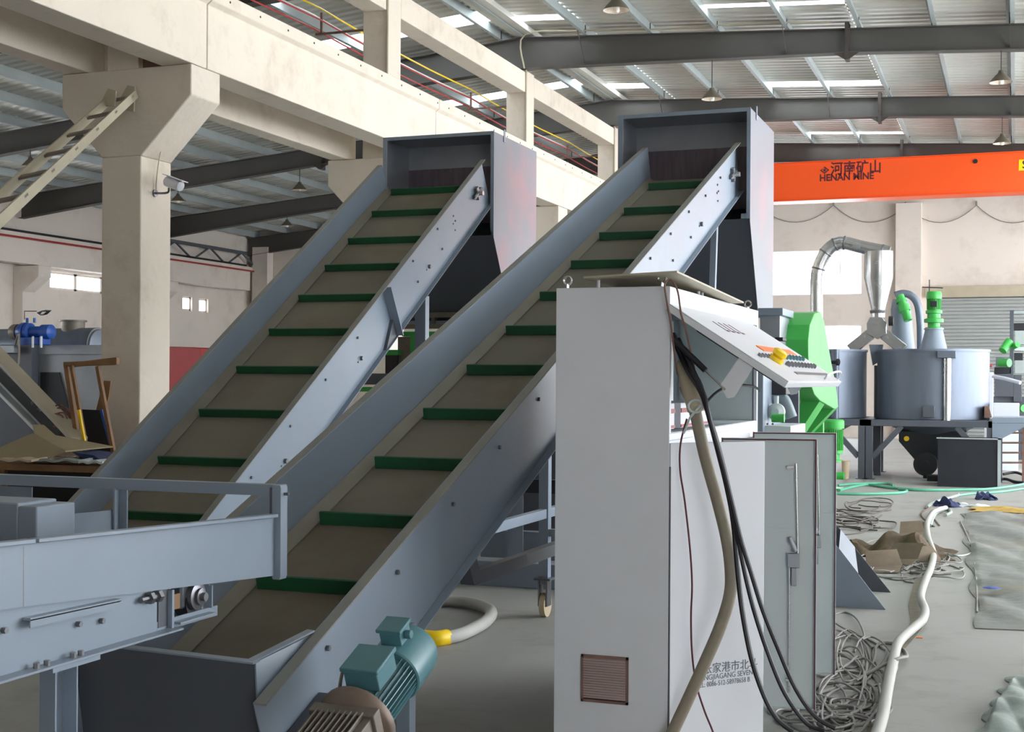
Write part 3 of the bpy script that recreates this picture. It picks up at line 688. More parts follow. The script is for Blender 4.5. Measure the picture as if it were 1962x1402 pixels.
# ventilation grille in the end panel
g0, g1 = AT(1115, 1252, Y=CYN), AT(1204, 1350, Y=CYN)
o = MB().box(g0.x, g1.x, CYN-.012, CYN-.001, g0.z-.012, g0.z).box(g0.x, g1.x, CYN-.012, CYN-.001, g1.z, g1.z+.012).box(g0.x, g0.x+.01, CYN-.012, CYN-.001, g1.z, g0.z).box(g1.x-.01, g1.x, CYN-.012, CYN-.001, g1.z, g0.z).build('vent_grille', 'rust', cb)
MB().box(g0.x+.01, g1.x-.01, CYN-.004, CYN-.002, g1.z+.012, g0.z-.012).build('vent_backing', 'dark', o)
for k in range(16):
    z = g1.z+.018+k*(g0.z-g1.z-.03)/16
    MB().plate([(g0.x+.01, CYN-.013, z), (g1.x-.01, CYN-.013, z), (g1.x-.01, CYN-.005, z+.008), (g0.x+.01, CYN-.005, z+.006)], (0, 0, .0045)).build('slat', 'slat', o)
# console lid
h0 = Vector((CXR+.004, CYN-.02, 1.925)); ex = Vector((.50, 0, -.325)); ey = Vector((0, 1.80, 0)); nz = Vector((.325, 0, .50)).normalized()
exn = ex.normalized(); LW_ = ex.length
def LT(x, y, z): return h0+exn*x+Vector((0, y, 0))+nz*z
b = MB().box(0, LW_, 0, 1.80, -.005, 0, LT).box(0, LW_, 0, .004, -.032, -.005, LT).box(0, LW_, 1.796, 1.80, -.032, -.005, LT).box(LW_-.004, LW_, .004, 1.796, -.032, -.005, LT).box(0, .004, .004, 1.796, -.032, -.005, LT)
lid = b.build('console_lid', 'white', cb, bevel=.003)
MB().box(.10, LW_-.06, .25, 1.3, -.06, -.006, LT).build('switch_backs', 'dark', lid, bevel=.01)
MB().box(.30, .345, .62, 1.60, .001, .004, LT).build('orange_label_strip', 'orangep', lid)
MB().cyl(LT(.43, .50, .001), LT(.43, .50, .02), .035, n=20).lathe([(.02, .02), (.034, .03), (.034, .05), (.02, .058)], LT(.43, .50, 0), nz, 20).build('emergency_stop', 'yellow', lid)
for r in range(2):
    for k in range(9):
        y = .66+k*.105
        p = LT(.395+.07*r, y, .001); MB().cyl(p, p+nz*.014, .014, n=10).cyl(p+nz*.014, p+nz*.02, .010, n=10).build('push_button', 'teal' if r == 0 else 'bolt', lid)
MB().box(.52, .54, .55, 1.65, .001, .003, LT).build('label_strip', 'bolt', lid)
for k in range(4):
    p = LT(.40+.0*k, .25+.08*k, .001); MB().cyl(p, p+nz*.012, .012, n=10).build('indicator', 'bolt', lid)
text_mesh('console_marking', 'L L L L', 'ink', lid, lambda x, y, z: LT(.19-y, .42+x, .0012+z), .12, .0005, .001, 1.3)
for y, zz in ((.012, 0), (1.74, 0)):
    b = MB(); P = [LT(.30, y, -.012), LT(.37, y, -.012)]
    b.plate([LT(.37, y, -.02), LT(.44, y, -.02), LT(.44, y, -.02)+Vector((-.085, 0, -.135)), LT(.415, y, -.02)+Vector((-.095, 0, -.155)), LT(.37, y, -.02)+Vector((-.085, 0, -.125))], (0, .005, 0))
    b.build('lid_bracket', 'white', lid)
    e = LT(.395, y, -.02)+Vector((-.085, 0, -.13)); s0 = Vector((CXR+.012, e.y+.03, 1.775))
    m_ = s0.lerp(e, .62)
    MB().cyl(s0, m_, .013, n=10).build('gas_strut', 'black', lid)
    MB().cyl(m_, e, .005, n=8).build('strut_rod', 'steel', lid)
MB().tube([LT(LW_-.02, 1.25, .0), LT(LW_-.02, 1.28, .03), LT(LW_-.02, 1.6, .05), LT(LW_-.02, 1.75, .03), LT(LW_-.02, 1.76, .0)], .006, n=6).build('lid_handle', 'white', lid)
# lower doors
def door(h, ang, w, z0, z1, outer, lab):
    ca, sa = math.cos(rad(ang)), math.sin(rad(ang))
    T = lambda x, y, z: Vector((h[0]+x*ca-y*sa, h[1]+x*sa+y*ca, z))
    x0, x1, y = 0., w, 0.
    b = MB().box(x0, x1, y, y+.003, z0, z1, T)
    ya, yb = (y-.022, y) if not outer else (y+.003, y+.025)
    b.box(x0, x0+.003, ya, yb, z0, z1, T).box(x1-.003, x1, ya, yb, z0, z1, T).box(x0, x1, ya, yb, z1-.003, z1, T).box(x0, x1, ya, yb, z0, z0+.003, T)
    d = b.build('door', 'white' if outer else 'inner', cb, bevel=.0015, label=lab)
    if not outer:
        MB().box(x0+.006, x1-.006, y-.006, y-.001, (z0+z1)/2+.12, (z0+z1)/2+.22, T).build('door_stiffener', 'inner', d)
        MB().box(x0+.003, x0+.009, y-.0235, y-.022, z0+.003, z1, T).box(x0+.003, x1-.003, y-.0235, y-.022, z1-.009, z1-.003, T).box(x1-.009, x1-.003, y-.0235, y-.022, z0, z1-.009, T).build('gasket', 'ink', d)
        xr = x1-.10
        MB().cyl(T(xr, y-.02, z1-.12), T(xr+.012, y-.02, z1-.58), .005, n=8).cyl(T(xr-.03, y-.02, z1-.60), T(xr-.028, y-.02, z0+.08), .005, n=8).build('lock_rod', 'steel', d)
        MB().box(xr-.04, xr+.02, y-.03, y-.006, (z0+z1)/2+.03, (z0+z1)/2+.10, T).cyl(T(xr, y-.03, (z0+z1)/2+.11), T(xr-.03, y-.03, (z0+z1)/2+.18), .012, n=8).box(xr-.02, xr+.005, y-.024, y-.006, (z0+z1)/2-.06, (z0+z1)/2+.03, T).build('lock_case', 'zinc', d, bevel=.003)
        for zz in (z1-.14, z0+.14): MB().box(xr-.045, xr-.012, y-.026, y-.003, zz-.006, zz+.006, T).build('rod_guide', 'steel', d)
    else:
        MB().box(x0-.004, x0, y-.004, y+.02, z0+.1, z1-.1, T).build('hinge_strip', 'bolt', d)
    return d, T
dA, TA = door((CXR+.006, CYN+.002), 48.7, .504, .01, 1.335, True, 'door swung half open, printed with the maker\'s address')
dB, _ = door((CXR+.012, 6.65), 11, .462, .0, 1.32, False, 'middle door showing its inner face and lock rods')
dC, _ = door((CXR+.012, 7.50), 11, .452, .0, 1.32, False, 'farthest door showing its inner face')
def DT(px, py):
    a_, b_ = _un(px, py); b_ -= V0; R = Vector((a_/FPX*_c-_s, a_/FPX*_s+_c, -b_/FPX))
    ca, sa = math.cos(rad(48.7)), math.sin(rad(48.7)); h = (CXR+.006, CYN+.002)
    den = ca*(-R.y)+R.x*sa; w_ = (-h[0]*(-R.y)-R.x*h[1])/den; t = (h[0]+w_*ca)/R.x
    z_ = EYE+R.z*t
    return lambda x, y, z: TA(w_+x, -.0006-z, z_+y)
text_mesh('door_lettering', '张家港市北斗', 'grey_ink', dA, DT(1346, 1290), .048, .0004, .0002, 1.04)
text_mesh('door_lettering', 'ZHANGJIAGANG SEVENS', 'grey_ink', dA, DT(1326, 1306), .033, .0004, 0, .92)
text_mesh('door_lettering', 'TEL: 0086-512-58978658 B', 'grey_ink', dA, DT(1334, 1318), .031, .0004, 0, .84)
# eye bolts
for x, y in ((-1.845, CYN+.05), (-1.42, CYN+.05), (-1.42, CYF-.06), (-1.845, CYF-.06)):
    b = MB().cyl((x, y, CZT), (x, y, CZT+.02), .008, n=8)
    b.tube([Vector((x+.018*math.cos(a), y, CZT+.036+.018*math.sin(a))) for a in [2*math.pi*k/14 for k in range(15)]], .0055, n=6, k=1)
    b.build('eye_bolt', 'steel', cb)
# dirt streak
# tan cover sheet propped over the cabinet roof
cs = thing('cover_sheet', 'thin tan sheet held on short pegs above the cabinet roof', 'cover', (-1.5, 6.3, CZT))
q = [AT(1118, 533, Y=5.55), AT(1297, 522, Y=5.50), AT(1425, 581, X=-1.30), None]
q[3] = Vector((-1.78, 7.1, q[2].z+.01))
MB().plate([q[0], q[1], q[2], q[3]], (0, 0, .008)).build('sheet', 'tan', cs)
for x, y in ((-1.70, 5.66), (-1.37-.02, 6.25), (-1.39, 6.33), (-1.39, 6.9), (-1.72, 6.9)):
    u_ = (y-5.5)/1.5
    MB().cyl((x, y, CZT), (x, y, q[1].z+(q[2].z-q[1].z)*min(u_, .93)-.002), .007, n=8).build('peg', 'white', cs)
# ================================================================== cables hanging at the cabinet
Yh = CYN-.055
def hang(name, lab, cat, pts, r, m, Y=Yh, **k):
    P = [AT(x, y, Y=Y+(p[2] if len(p) > 2 else 0)) for p in pts for x, y in [p[:2]]]
    return tag(MB().tube(P, r, **k).build(name, m), lab, cat)
hang('corrugated_conduit', 'thick dusty grey conduit drooping from the cabinet across its printed door', 'conduit', [(1312, 742, .1), (1330, 782, .05), (1350, 870), (1375, 960), (1392, 1030), (1400, 1090), (1398, 1140), (1380, 1200), (1350, 1270), (1318, 1340), (1290, 1400), (1266, 1455), (1250, 1500)], .026, 'hose', n=14)
tag(MB().tube([AT(1308, 700, Y=CYN+.1), AT(1318, 735, Y=CYN+.03), AT(1328, 768, Y=Yh+.02), AT(1332, 785, Y=Yh)], .034, n=12).build('cable_wrap', 'tan'), 'frayed tan wrapping on the upper end of the conduit', 'wrapping')
tag(MB().tube([AT(1333+14*math.cos(a), 778+12*math.sin(a), Y=Yh-.04) for a in [k*math.pi/8-.9 for k in range(18)]]+[AT(1322, 800, Y=Yh-.03), AT(1310, 830, Y=Yh)], .005, n=6, k=1).build('wire_loop', 'inner'), 'thin pale wire looped round the conduit neck', 'wire')
K = [('thick black cable nearest the conduit, running down to the floor coil', [(1290, 640, .25), (1310, 690, .15), (1338, 730, .02), (1352, 775), (1372, 850), (1392, 930), (1405, 1000), (1412, 1080), (1422, 1170), (1440, 1262), (1465, 1335), (1490, 1378), (1520, 1402)], .011),
     ('black cable in the middle of the three beside the printed door', [(1294, 660, .22), (1318, 710, .1), (1343, 752), (1358, 795), (1378, 860), (1398, 945), (1414, 1030), (1430, 1110), (1448, 1180), (1475, 1260), (1505, 1330), (1545, 1385), (1580, 1400)], .010),
     ('black cable farthest right of the three, swinging past the door edge', [(1300, 650, .25), (1326, 705, .1), (1350, 760), (1362, 810), (1382, 880), (1402, 960), (1420, 1035), (1440, 1100), (1462, 1170), (1492, 1245), (1525, 1320), (1562, 1372), (1600, 1395)], .010)]
for i, (l, p, r) in enumerate(K): hang('power_cable', l, 'cable', p, r, 'black', Y=Yh-.03-.015*i)
hang('signal_wire', 'thin dark wire hanging inside the printed door edge down to the floor', 'wire', [(1316, 802), (1304, 850), (1303, 900), (1312, 960), (1322, 1050), (1326, 1120), (1324, 1180), (1326, 1250), (1334, 1310), (1350, 1362), (1366, 1402), (1375, 1440)], .0042, 'ink', Y=CYN-.012, n=6)
hang('lifting_wire', 'thin brown wire looped through the eye bolt and hung down the open compartment', 'wire', [(1298, 716, .06), (1294, 690, .02), (1285, 620), (1275, 560, -.015), (1274, 544, -.02), (1281, 536), (1290, 540), (1299, 560), (1305, 600), (1318, 650, .02), (1328, 695, .06), (1335, 735, .1)], .0045, 'rust', Y=CYN-.03, n=6)
hang('looped_cable', 'dark cable arching from the conduit neck towards the far end of the compartment', 'cable', [(1350, 775), (1372, 752, .1), (1400, 738, .3), (1430, 738, .6), (1448, 742, .9), (1455, 748, 1.1)], .006, 'black', Y=Yh, n=6)
# ================================================================== overhead crane, lamps, wiring
YC = 33.0
zt_c, zb_c = AT(1482, 313, Y=YC).z, AT(1482, 387, Y=YC).z
cr = thing('overhead_crane', 'orange overhead crane girder spanning the right bay, black-lettered', 'crane', (1.2, YC+.3, zb_c))
b = MB().box(-7.6, 10.2, YC, YC+.02, zb_c+.03, zt_c-.02).box(-7.6, 10.2, YC+.5, YC+.52, zb_c+.03, zt_c-.02).box(-7.6, 10.2, YC-.05, YC+.57, zt_c-.02, zt_c).box(-7.6, 10.2, YC-.05, YC+.57, zb_c, zb_c+.03)
b.build('bridge_girder', 'orange', cr, bevel=.004)
MB().box(-8.6, -7.6, YC-1.0, YC+1.5, 5.80, 6.25).build('end_carriage', 'orange', cr, bevel=.02)
p = AT(1869, 309, Y=YC); MB().cyl((p.x, YC-.03, p.z), (p.x, YC-.001, p.z), .05, n=12).build('plug_hole', 'dark', cr)
q0, q1 = AT(1952, 306, Y=YC), AT(1952, 327, Y=YC)
sg = MB().box(q0.x, q0.x+.75, YC-.012, YC-.002, q1.z, q0.z).build('capacity_sign', 'yellow', cr)
text_mesh('sign_letter', 'S', 'black', sg, lambda x, y, z: Vector((q0.x+.07+x, YC-.013-z, q1.z+.05+y)), (q0.z-q1.z)*1.0, .001, .003)
def crane_text(body, x0, y0, x1, size, sx=1.):
    o_ = AT(x0, y0, Y=YC)
    return text_mesh('girder_lettering', body, 'ink', cr, lambda x, y, z: Vector((o_.x+x, YC-.003-z, o_.z+y)), size, .001, .007, sx)
crane_text('河南矿山', 1591, 333, 0, .33, .9)
crane_text('HENAN MINE', 1570, 347, 0, .225, .93)
dc = AT(1580, 326, Y=YC)
MB().plate([(dc.x-.11, YC-.004, dc.z), (dc.x, YC-.004, dc.z-.09), (dc.x+.11, YC-.004, dc.z), (dc.x, YC-.004, dc.z+.09), (dc.x-.02, YC-.004, dc.z+.06), (dc.x+.07, YC-.004, dc.z), (dc.x, YC-.004, dc.z-.055), (dc.x-.07, YC-.004, dc.z), (dc.x-.015, YC-.004, dc.z+.05)], (0, -.002, 0)).build('diamond_emblem', 'ink', cr)
MB().lathe([(.035, 0), (.035, .002)], (dc.x, YC-.004, dc.z), (0, -1, 0), 12).build('emblem_centre', 'ink', cr)
# pendant lamps
def lamp(px, py, Y, lab):
    p = AT(px, py, Y=Y); ztop = r_bot(p.x)
    root = thing('pendant_lamp', lab, 'lamp', (p.x, p.y, p.z))
    b = MB().lathe([(.185, 0), (.18, .012), (.15, .055), (.10, .11), (.05, .16), (.04, .20), (.0, .205)], p, (0, 0, 1), 24, caps=False); b.build('shade', 'lamp', root)
    MB().lathe([(.183, .002), (.148, .05), (.098, .104), (.04, .15)], p, (0, 0, 1), 24, caps=False).build('reflector', 'lampin', root)
    MB().lathe([(.02, .12), (.045, .08), (.045, -.01), (.03, -.03), (.005, -.035)], p, (0, 0, 1), 14).build('bulb', 'glassb', root)
    MB().cyl(p+Vector((0, 0, .2)), (p.x, p.y, max(ztop, p.z+.25)), .008, n=6).build('cord', 'black', root)
for a in [(1181, 20, 18, 'pendant lamp at the top edge, seen from almost below'), (1364, 190, 24, 'pendant lamp hanging just above the right hopper'), (1918, 158, 24, 'pendant lamp at the right edge above the crane, the higher one'),
          (1920, 275, 30, 'pendant lamp peeping over the orange crane girder at the right edge'), (341, 386, 30, 'pendant lamp close beside the nearest concrete column'), (574, 364, 30, 'pendant lamp on a longer cord left of the second column corbel'),
          (550, 433, 36, 'lowest pendant lamp above the left conveyor rail'), (58, 319, 24, 'pendant lamp at the left edge behind the steel ladder')]: lamp(*a)
# security camera on the nearest column
p = AT(333, 352, Y=12.2)
sc_ = thing('security_camera', 'small white security camera bracketed to the nearest concrete column', 'camera', (p.x, p.y, p.z-.08))
ax = Vector((.8, -.1, -.28)).normalized()
MB().lathe([(.045, -.11), (.055, -.1), (.055, .10), (.04, .11)], p, ax, 16).build('housing', 'white', sc_)
MB().plate([p+ax*-.12+Vector((0, -.06, .06)), p+ax*.16+Vector((0, -.06, .06)), p+ax*.16+Vector((0, .06, .06)), p+ax*-.12+Vector((0, .06, .06))], (0, 0, .008)).build('sun_hood', 'white', sc_)
MB().tube([p+Vector((-.06, 0, -.04)), p+Vector((-.08, 0, -.09)), Vector((CX1+.075, 12.2, p.z-.09))], .012, n=8).cyl((CX1+.07, 12.2, p.z-.09), (CX1+.09, 12.2, p.z-.09), .04, n=12).build('bracket', 'bolt', sc_)
tag(MB().tube([(CX1+.09, 12.2, p.z-.08), (CX1+.10, 12.2, p.z+.1), (CX1+.16, 12.2, p.z+.4), (CX1+.3, 12.2, p.z+.62)], .006, n=6).build('camera_wire', 'tan'), 'thin wire looping up from the security camera', 'wire')
# steel ladder leaning at the corbel
A0 = AT(236, 185, Y=11.86); B0 = AT(-60, 452, Y=7.6)
ld = thing('steel_ladder', 'dusty steel ladder slanting down from the nearest column at the left edge', 'ladder', (B0.x, B0.y, B0.z-.3))
dl = (B0-A0); L_ = dl.length; dl.normalize(); sx_ = Vector((.55, .45, .25)); sx_ = (sx_-dl*sx_.dot(dl)).normalized(); nn = dl.cross(sx_)
for s_, nm in ((-.14, 'stringer'), (.14, 'stringer')):
    MB().beam(A0+sx_*s_, A0+dl*L_*1.2+sx_*s_, .02, .085, nn).build(nm, 'tan', ld)
k = .2
while k < L_*1.2:
    c = A0+dl*k
    MB().plate([c+sx_*-.15-dl*.05, c+sx_*.15-dl*.05, c+sx_*.15+dl*.05, c+sx_*-.15+dl*.05], nn*.02).build('rung', 'gear', ld); k += .78
a_ = [AT(*q, Y=11.89) for q in ((244, 163), (258, 166), (256, 214), (236, 210), (229, 190))]
MB().plate(a_, (0, .02, 0)).build('fixing_plate', 'tan', ld)
a_ = [AT(*q, Y=11.6) for q in ((207, 169), (222, 174), (219, 203), (190, 203), (200, 183))]
MB().plate(a_, (0, .02, 0)).build('fixing_plate', 'tan', ld)
# crane supply wires in the left bay
for (x, z, m_, l) in ((-9.75, 6.95, 'red', 'red crane supply wire strung behind the upper columns, lowest'), (-9.75, 7.12, 'yellow', 'yellow crane supply wire strung above the red one'), (-9.9, 7.05, 'inner', 'white wire strung beside the coloured crane wires'), (-9.9, 6.85, 'red', 'second red wire strung behind the upper columns')):
    tag(MB().tube([(x, y, z-.05*math.sin(math.pi*((y-12) % 6)/6)) for y in range(12, 42, 1)], .014, n=5, k=1).build('crane_wire', m_), l, 'wire')
for Y in (18, 24, 30, 36):
    o = MB().beam((CX0-.002, Y+.2, 6.8), (-9.95, Y+.2, 6.8), .03, .03).beam((-9.85, Y+.2, 6.8), (-9.85, Y+.2, 7.12), .03, .03, (1, 0, 0)).build('wire_bracket', 'rust')
    tag(o, {18: 'wire bracket on the second column', 24: 'wire bracket on the third column', 30: 'wire bracket on the column between the hoppers', 36: 'wire bracket on the farthest column'}[Y], 'bracket')
    if Y > 30: continue
    o = MB().tube([(CX1+.015, Y-.015, 4.9+.9), (CX1+.012, Y-.012, 6.5), (CX1+.015, Y-.015, 7.42)], .016, n=6).build('conduit_pipe', 'tan')
    tag(o, {18: 'thin pale conduit up the corner of the second column', 24: 'thin pale conduit up the corner of the third column', 30: 'thin pale conduit up the column between the hoppers'}[Y], 'conduit')
tag(MB().tube([(CX1+.02, 23.86, 7.42), (CX1+.02, 23.86, 8.05), (-7.5, 23.86, 8.03), (-6, 23.86, 7.93), (-4.4, 23.86, 7.9), (-3, 23.86, 7.8)], .016, n=6).build('conduit_pipe', 'tan'), 'pale cable running along the top edge of the nearest right-bay rafter', 'conduit')
# festoon wire on the end wall
hp = [AT(x, y, Y=YE-.06) for x, y in ((1455, 396), (1597, 393), (1735, 395), (1871, 393), (2010, 395))]
for i, (a, b_) in enumerate(zip(hp, hp[1:])):
    o = MB().tube([a.lerp(b_, t/12)-Vector((0, 0, .5*4*(t/12)*(1-t/12))) for t in range(13)], .013, n=5, k=1).cyl(b_, b_+Vector((0, 0, .12)), .03, n=6).build('festoon_wire', 'cable')
    tag(o, ['drooping wire on the gable wall just right of the right hopper', 'drooping wire on the gable wall above the bright windows, second swag', 'drooping wire on the gable wall above the shutter, third swag', 'drooping wire on the gable wall at the right edge, fourth swag'][i], 'wire')
# ================================================================== washing tanks on stands (right)
def tank(px, lab, full):
    c = AT(px, 740, Y=25.2); R = .955; z0 = .955; z1 = AT(px, 668, Y=24.3).z
    root = thing('mixing_tank', lab, 'tank', (c.x, 25.2, FZ))
    b = MB().lathe([(R, 0), (R, z1-z0), (R-.012, z1-z0), (R-.012, .01)], (c.x, 25.2, z0), (0, 0, 1), 56, caps=False).lathe([(R, 0), (R, .01)], (c.x, 25.2, z0), (0, 0, 1), 56).lathe([(R+.02, 0), (R+.02, .04), (R, .041)], (c.x, 25.2, z1-.04), (0, 0, 1), 56, caps=False).lathe([(R-.02, 0), (R-.02, .01)], (c.x, 25.2, z1-.03), (0, 0, 1), 56)
    b.build('vessel', 'tank', root)
    MB().lathe([(.95, 0), (.35, -.35), (.35, -.5)], (c.x, 25.2, z0), (0, 0, 1), 40).build('cone_bottom', 'tank', root)
    b = MB(); x0, x1 = c.x-1.06, c.x+1.06
    y0, y1 = 24.12, 26.28; z = .95
    b.box(x0, x1, y0, y0+.11, z-.11, z).box(x0, x1, y1-.11, y1, z-.11, z).box(x0, x0+.11, y0, y1, z-.11, z).box(x1-.11, x1, y0, y1, z-.11, z)
    b.build('stand_frame', 'paintd', root, bevel=.004)
    for lx in (x0, x1-.13):
        for ly in (y0, y1-.13):
            l = MB().box(lx, lx+.13, ly, ly+.13, FZ+.012, z-.11).box(lx-.04, lx+.17, ly-.04, ly+.17, FZ, FZ+.012).build('leg', 'paintd', root, bevel=.003)
    for s_ in (1, -1):
        a = x0+.13 if s_ > 0 else x1-.13
        MB().beam((a, y0+.06, .30), (a+s_*.48, y0+.06, z-.11), .09, .08, (0, 1, 0)).build('diagonal_brace', 'paintd', root, bevel=.003)
    return root, c, z0, z1
t1, tc, tz0, tz1 = tank(1787, 'large steel mixing tank on a grey stand, with a bright upright pipe', True)
t2, tc2, _, _ = tank(1557, 'steel mixing tank partly hidden behind the green belt guard', False)
p = AT(1815, 740, Y=24.3)
b = MB().cyl((p.x, 24.24, .93), (p.x, 24.24, tz1-.06), .065, n=20); b.build('level_pipe', 'steel', t1)
q0, q1 = AT(1796, 672, Y=24.2), AT(1832, 686, Y=24.2)
MB().box(q0.x, q1.x, 24.12, 24.40, q1.z, q0.z).build('pipe_bracket', 'tank', t1, bevel=.01)
q0, q1 = AT(1768, 777, Y=24.2), AT(1791, 800, Y=24.2)
MB().box(q0.x, q1.x, 24.15, 24.45, q1.z, q0.z).build('tank_lug', 'paintd', t1, bevel=.01)
q0, q1 = AT(1886, 778, Y=24.6), AT(1900, 800, Y=24.6)
MB().plate([(q0.x, 24.6, q1.z), (q0.x, 24.6, q0.z), (q1.x-.05, 24.6, q0.z), (q1.x, 24.6, q1.z)], (0, .3, 0)).build('tank_lug', 'rust', t1)
q = AT(1597, 694, Y=24.3); MB().cyl((q.x-.12, 24.2, q.z), (q.x+.08, 24.1, q.z), .03, n=10).cyl((q.x+.08, 24.1, q.z), (q.x+.12, 24.09, q.z), .06, n=12).build('drain_valve', 'dark', t2)
q = AT(1602, 760, Y=24.3); MB().cyl((q.x, 24.28, .9), (q.x, 24.28, tz1), .05, n=12).build('level_pipe', 'tank', t2)
# dark outlet hopper with its motor, under the big tank
oh = thing('outlet_hopper', 'dark outlet hopper with a round motor below the large tank', 'hopper', (tc.x, 25.2, FZ))
P = [AT(x, y, Y=24.7) for x, y in ((1722, 826), (1852, 826), (1840, 880), (1752, 880), (1722, 845))]
MB().plate(P, (0, .9, 0)).build('hopper_body', 'dark', oh, bevel=.01)
q = AT(1773, 889, Y=24.5)
MB().cyl((q.x, 24.45, q.z), (q.x, 24.95, q.z), .20, n=24).cyl((q.x, 24.38, q.z), (q.x, 24.45, q.z), .07, n=16).build('outlet_motor', 'black', oh)
MB().beam((q.x, 24.8, FZ), (q.x, 24.8, q.z-.15), .1, .1, (0, 1, 0)).beam((q.x+.3, 24.8, FZ), (q.x+.3, 24.8, .3), .1, .1, (0, 1, 0)).build('support_foot', 'dark', oh)
q = AT(1737, 840, Y=24.68); MB().cyl((q.x, 24.64, q.z), (q.x, 24.7, q.z), .045, n=10).build('yellow_knob', 'yellow', oh)
q0, q1 = AT(1797, 840, Y=22.9), AT(1911, 929, Y=22.9)
bx = thing('dark_steel_box', 'dark rust-sheened steel box standing on the floor before the large tank', 'box', ((q0.x+q1.x)/2, 23.3, FZ))
MB().box(q0.x, q1.x, 22.9, 22.91, FZ, q0.z).box(q0.x, q0.x+.01, 22.91, 23.8, FZ, q0.z).box(q1.x-.01, q1.x, 22.91, 23.8, FZ, q0.z).box(q0.x, q1.x, 23.8, 23.81, FZ, q0.z).box(q0.x, q1.x, 22.91, 23.8, FZ+.02, FZ+.03).build('box_shell', 'dark', bx)
MB().box(q1.x+.001, q1.x+.05, 22.88, 22.93, FZ, q0.z+.02).box(q0.x-.02, q1.x+.05, 22.88, 22.91, q0.z, q0.z+.02).build('box_edge', 'purl', bx)
q = AT(1790, 922, Z=FZ); tag(MB().box(q.x-.12, q.x+.16, q.y, q.y+.3, FZ, FZ+.1).build('timber_block', 'black', bevel=.01), 'small black block on the floor left of the dark steel box', 'block')
# platform, ladder and pale switch cabinets at the right edge
pf = thing('steel_platform', 'grey steel platform with a gusset and dark rungs at the right edge', 'platform', (.6, 24.4, FZ))
a = [AT(x, y, Y=24.1) for x, y in ((1901, 800), (2040, 800), (2040, 810), (1901, 810))]; MB().plate(a, (0, 1.4, 0)).build('deck', 'paint', pf)
a = [AT(x, y, Y=24.1) for x, y in ((1901, 811), (1975, 811), (1920, 840), (1901, 840))]; MB().plate(a, (0, .02, 0)).build('gusset', 'paint', pf)
for yy in (829, 848, 867, 886): 
    a_, b_ = AT(1918, yy, Y=24.3), AT(1964, yy, Y=24.3); MB().cyl(a_, b_, .016, n=8).build('rung', 'rust', pf)
a_ = AT(1961, 850, Y=24.3); MB().box(a_.x-.02, a_.x+.03, 24.28, 24.34, FZ, .9).build('post', 'rust', pf)
a_ = AT(1917, 850, Y=24.3); MB().box(a_.x-.02, a_.x+.03, 24.28, 24.34, FZ, .9).build('post', 'paintd', pf)
def slab(name, x0, y0, x1, y1, Y, dep, m, lab, cat, floor=False):
    a_, b_ = AT(x0, y0, Y=Y), AT(x1, y1, Y=Y)
    o = MB().box(a_.x, b_.x, Y, Y+dep, FZ if floor else b_.z, a_.z).build(name, m, bevel=.008)
    return tag(o, lab, cat)
o = slab('switch_cabinet', 1920, 826, 1951, 895, 27.5, .5, 'white', 'white switch cabinet standing on the floor behind the dark rungs', 'cabinet', True)
o = slab('control_box', 1903, 772, 1953, 799, 25.0, .5, 'white', 'low white control box on the platform by the tank', 'box')
o = slab('display_pedestal', 1886, 713, 1903, 790, 26.6, .1, 'white', 'tall pale pedestal just right of the large tank', 'pedestal', True)
q = AT(1951, 800, Y=25); 
ex_ = thing('extruder_line', 'distant grey processing machine with small green motors at the right edge', 'machine', (1.2, 32, FZ))
for x0, y0, x1, y1, m_, nm in ((1935, 594, 1942, 760, 'paintd', 'post'), (1942, 619, 1985, 632, 'black', 'hopper_rim'), (1943, 676, 1960, 690, 'black', 'hopper_rim'), (1944, 633, 1985, 660, 'purl', 'hopper'), (1944, 690, 1985, 716, 'purl', 'hopper'), (1942, 595, 1985, 601, 'purl', 'top_bar'),
                               (1943, 664, 1990, 672, 'inner', 'tray'), (1906, 716, 1935, 760, 'paintd', 'base_column'), (1942, 718, 1958, 770, 'paintd', 'base_column'), (1905, 703, 1938, 716, 'dark', 'gearbox_housing'), (1908, 684, 1936, 702, 'panel', 'barrel_cover')):
    a_, b_ = AT(x0, y0, Y=31.5), AT(x1, y1, Y=31.5); MB().box(a_.x, b_.x, 31.5, 31.9, b_.z, a_.z).build(nm, m_, ex_, bevel=.01)
a_ = AT(1936, 760, Y=31.6); MB().box(a_.x-.5, a_.x+.9, 31.6, 32.4, FZ, a_.z).build('base_frame', 'paintd', ex_)
for (x0, y0, x1, y1, r) in ((1934, 653, 1921, 672, .09), (1942, 664, 1950, 660, .06), (1916, 695, 1934, 695, .09), (1953, 782, 1962, 782, .08)):
    MB().cyl(AT(x0, y0, Y=31.35), AT(x1, y1, Y=31.2), r, n=14).build('green_motor', 'green', ex_)
a_ = AT(1894, 700, Y=26); tag(MB().cyl((a_.x-.07, 26, a_.z), (a_.x+.06, 26, a_.z), .03, n=10).build('signal_lamp', 'red', bevel=.004), 'small red signal lamp above the pale pedestal beside the tank', 'lamp')
tag(MB().tube([AT(1903, 721, Y=26.5), AT(1925, 725, Y=26.3), AT(1955, 733, Y=26.1)], .035, n=8).build('boom_arm', 'white'), 'white jointed arm reaching right from the pale pedestal', 'arm')
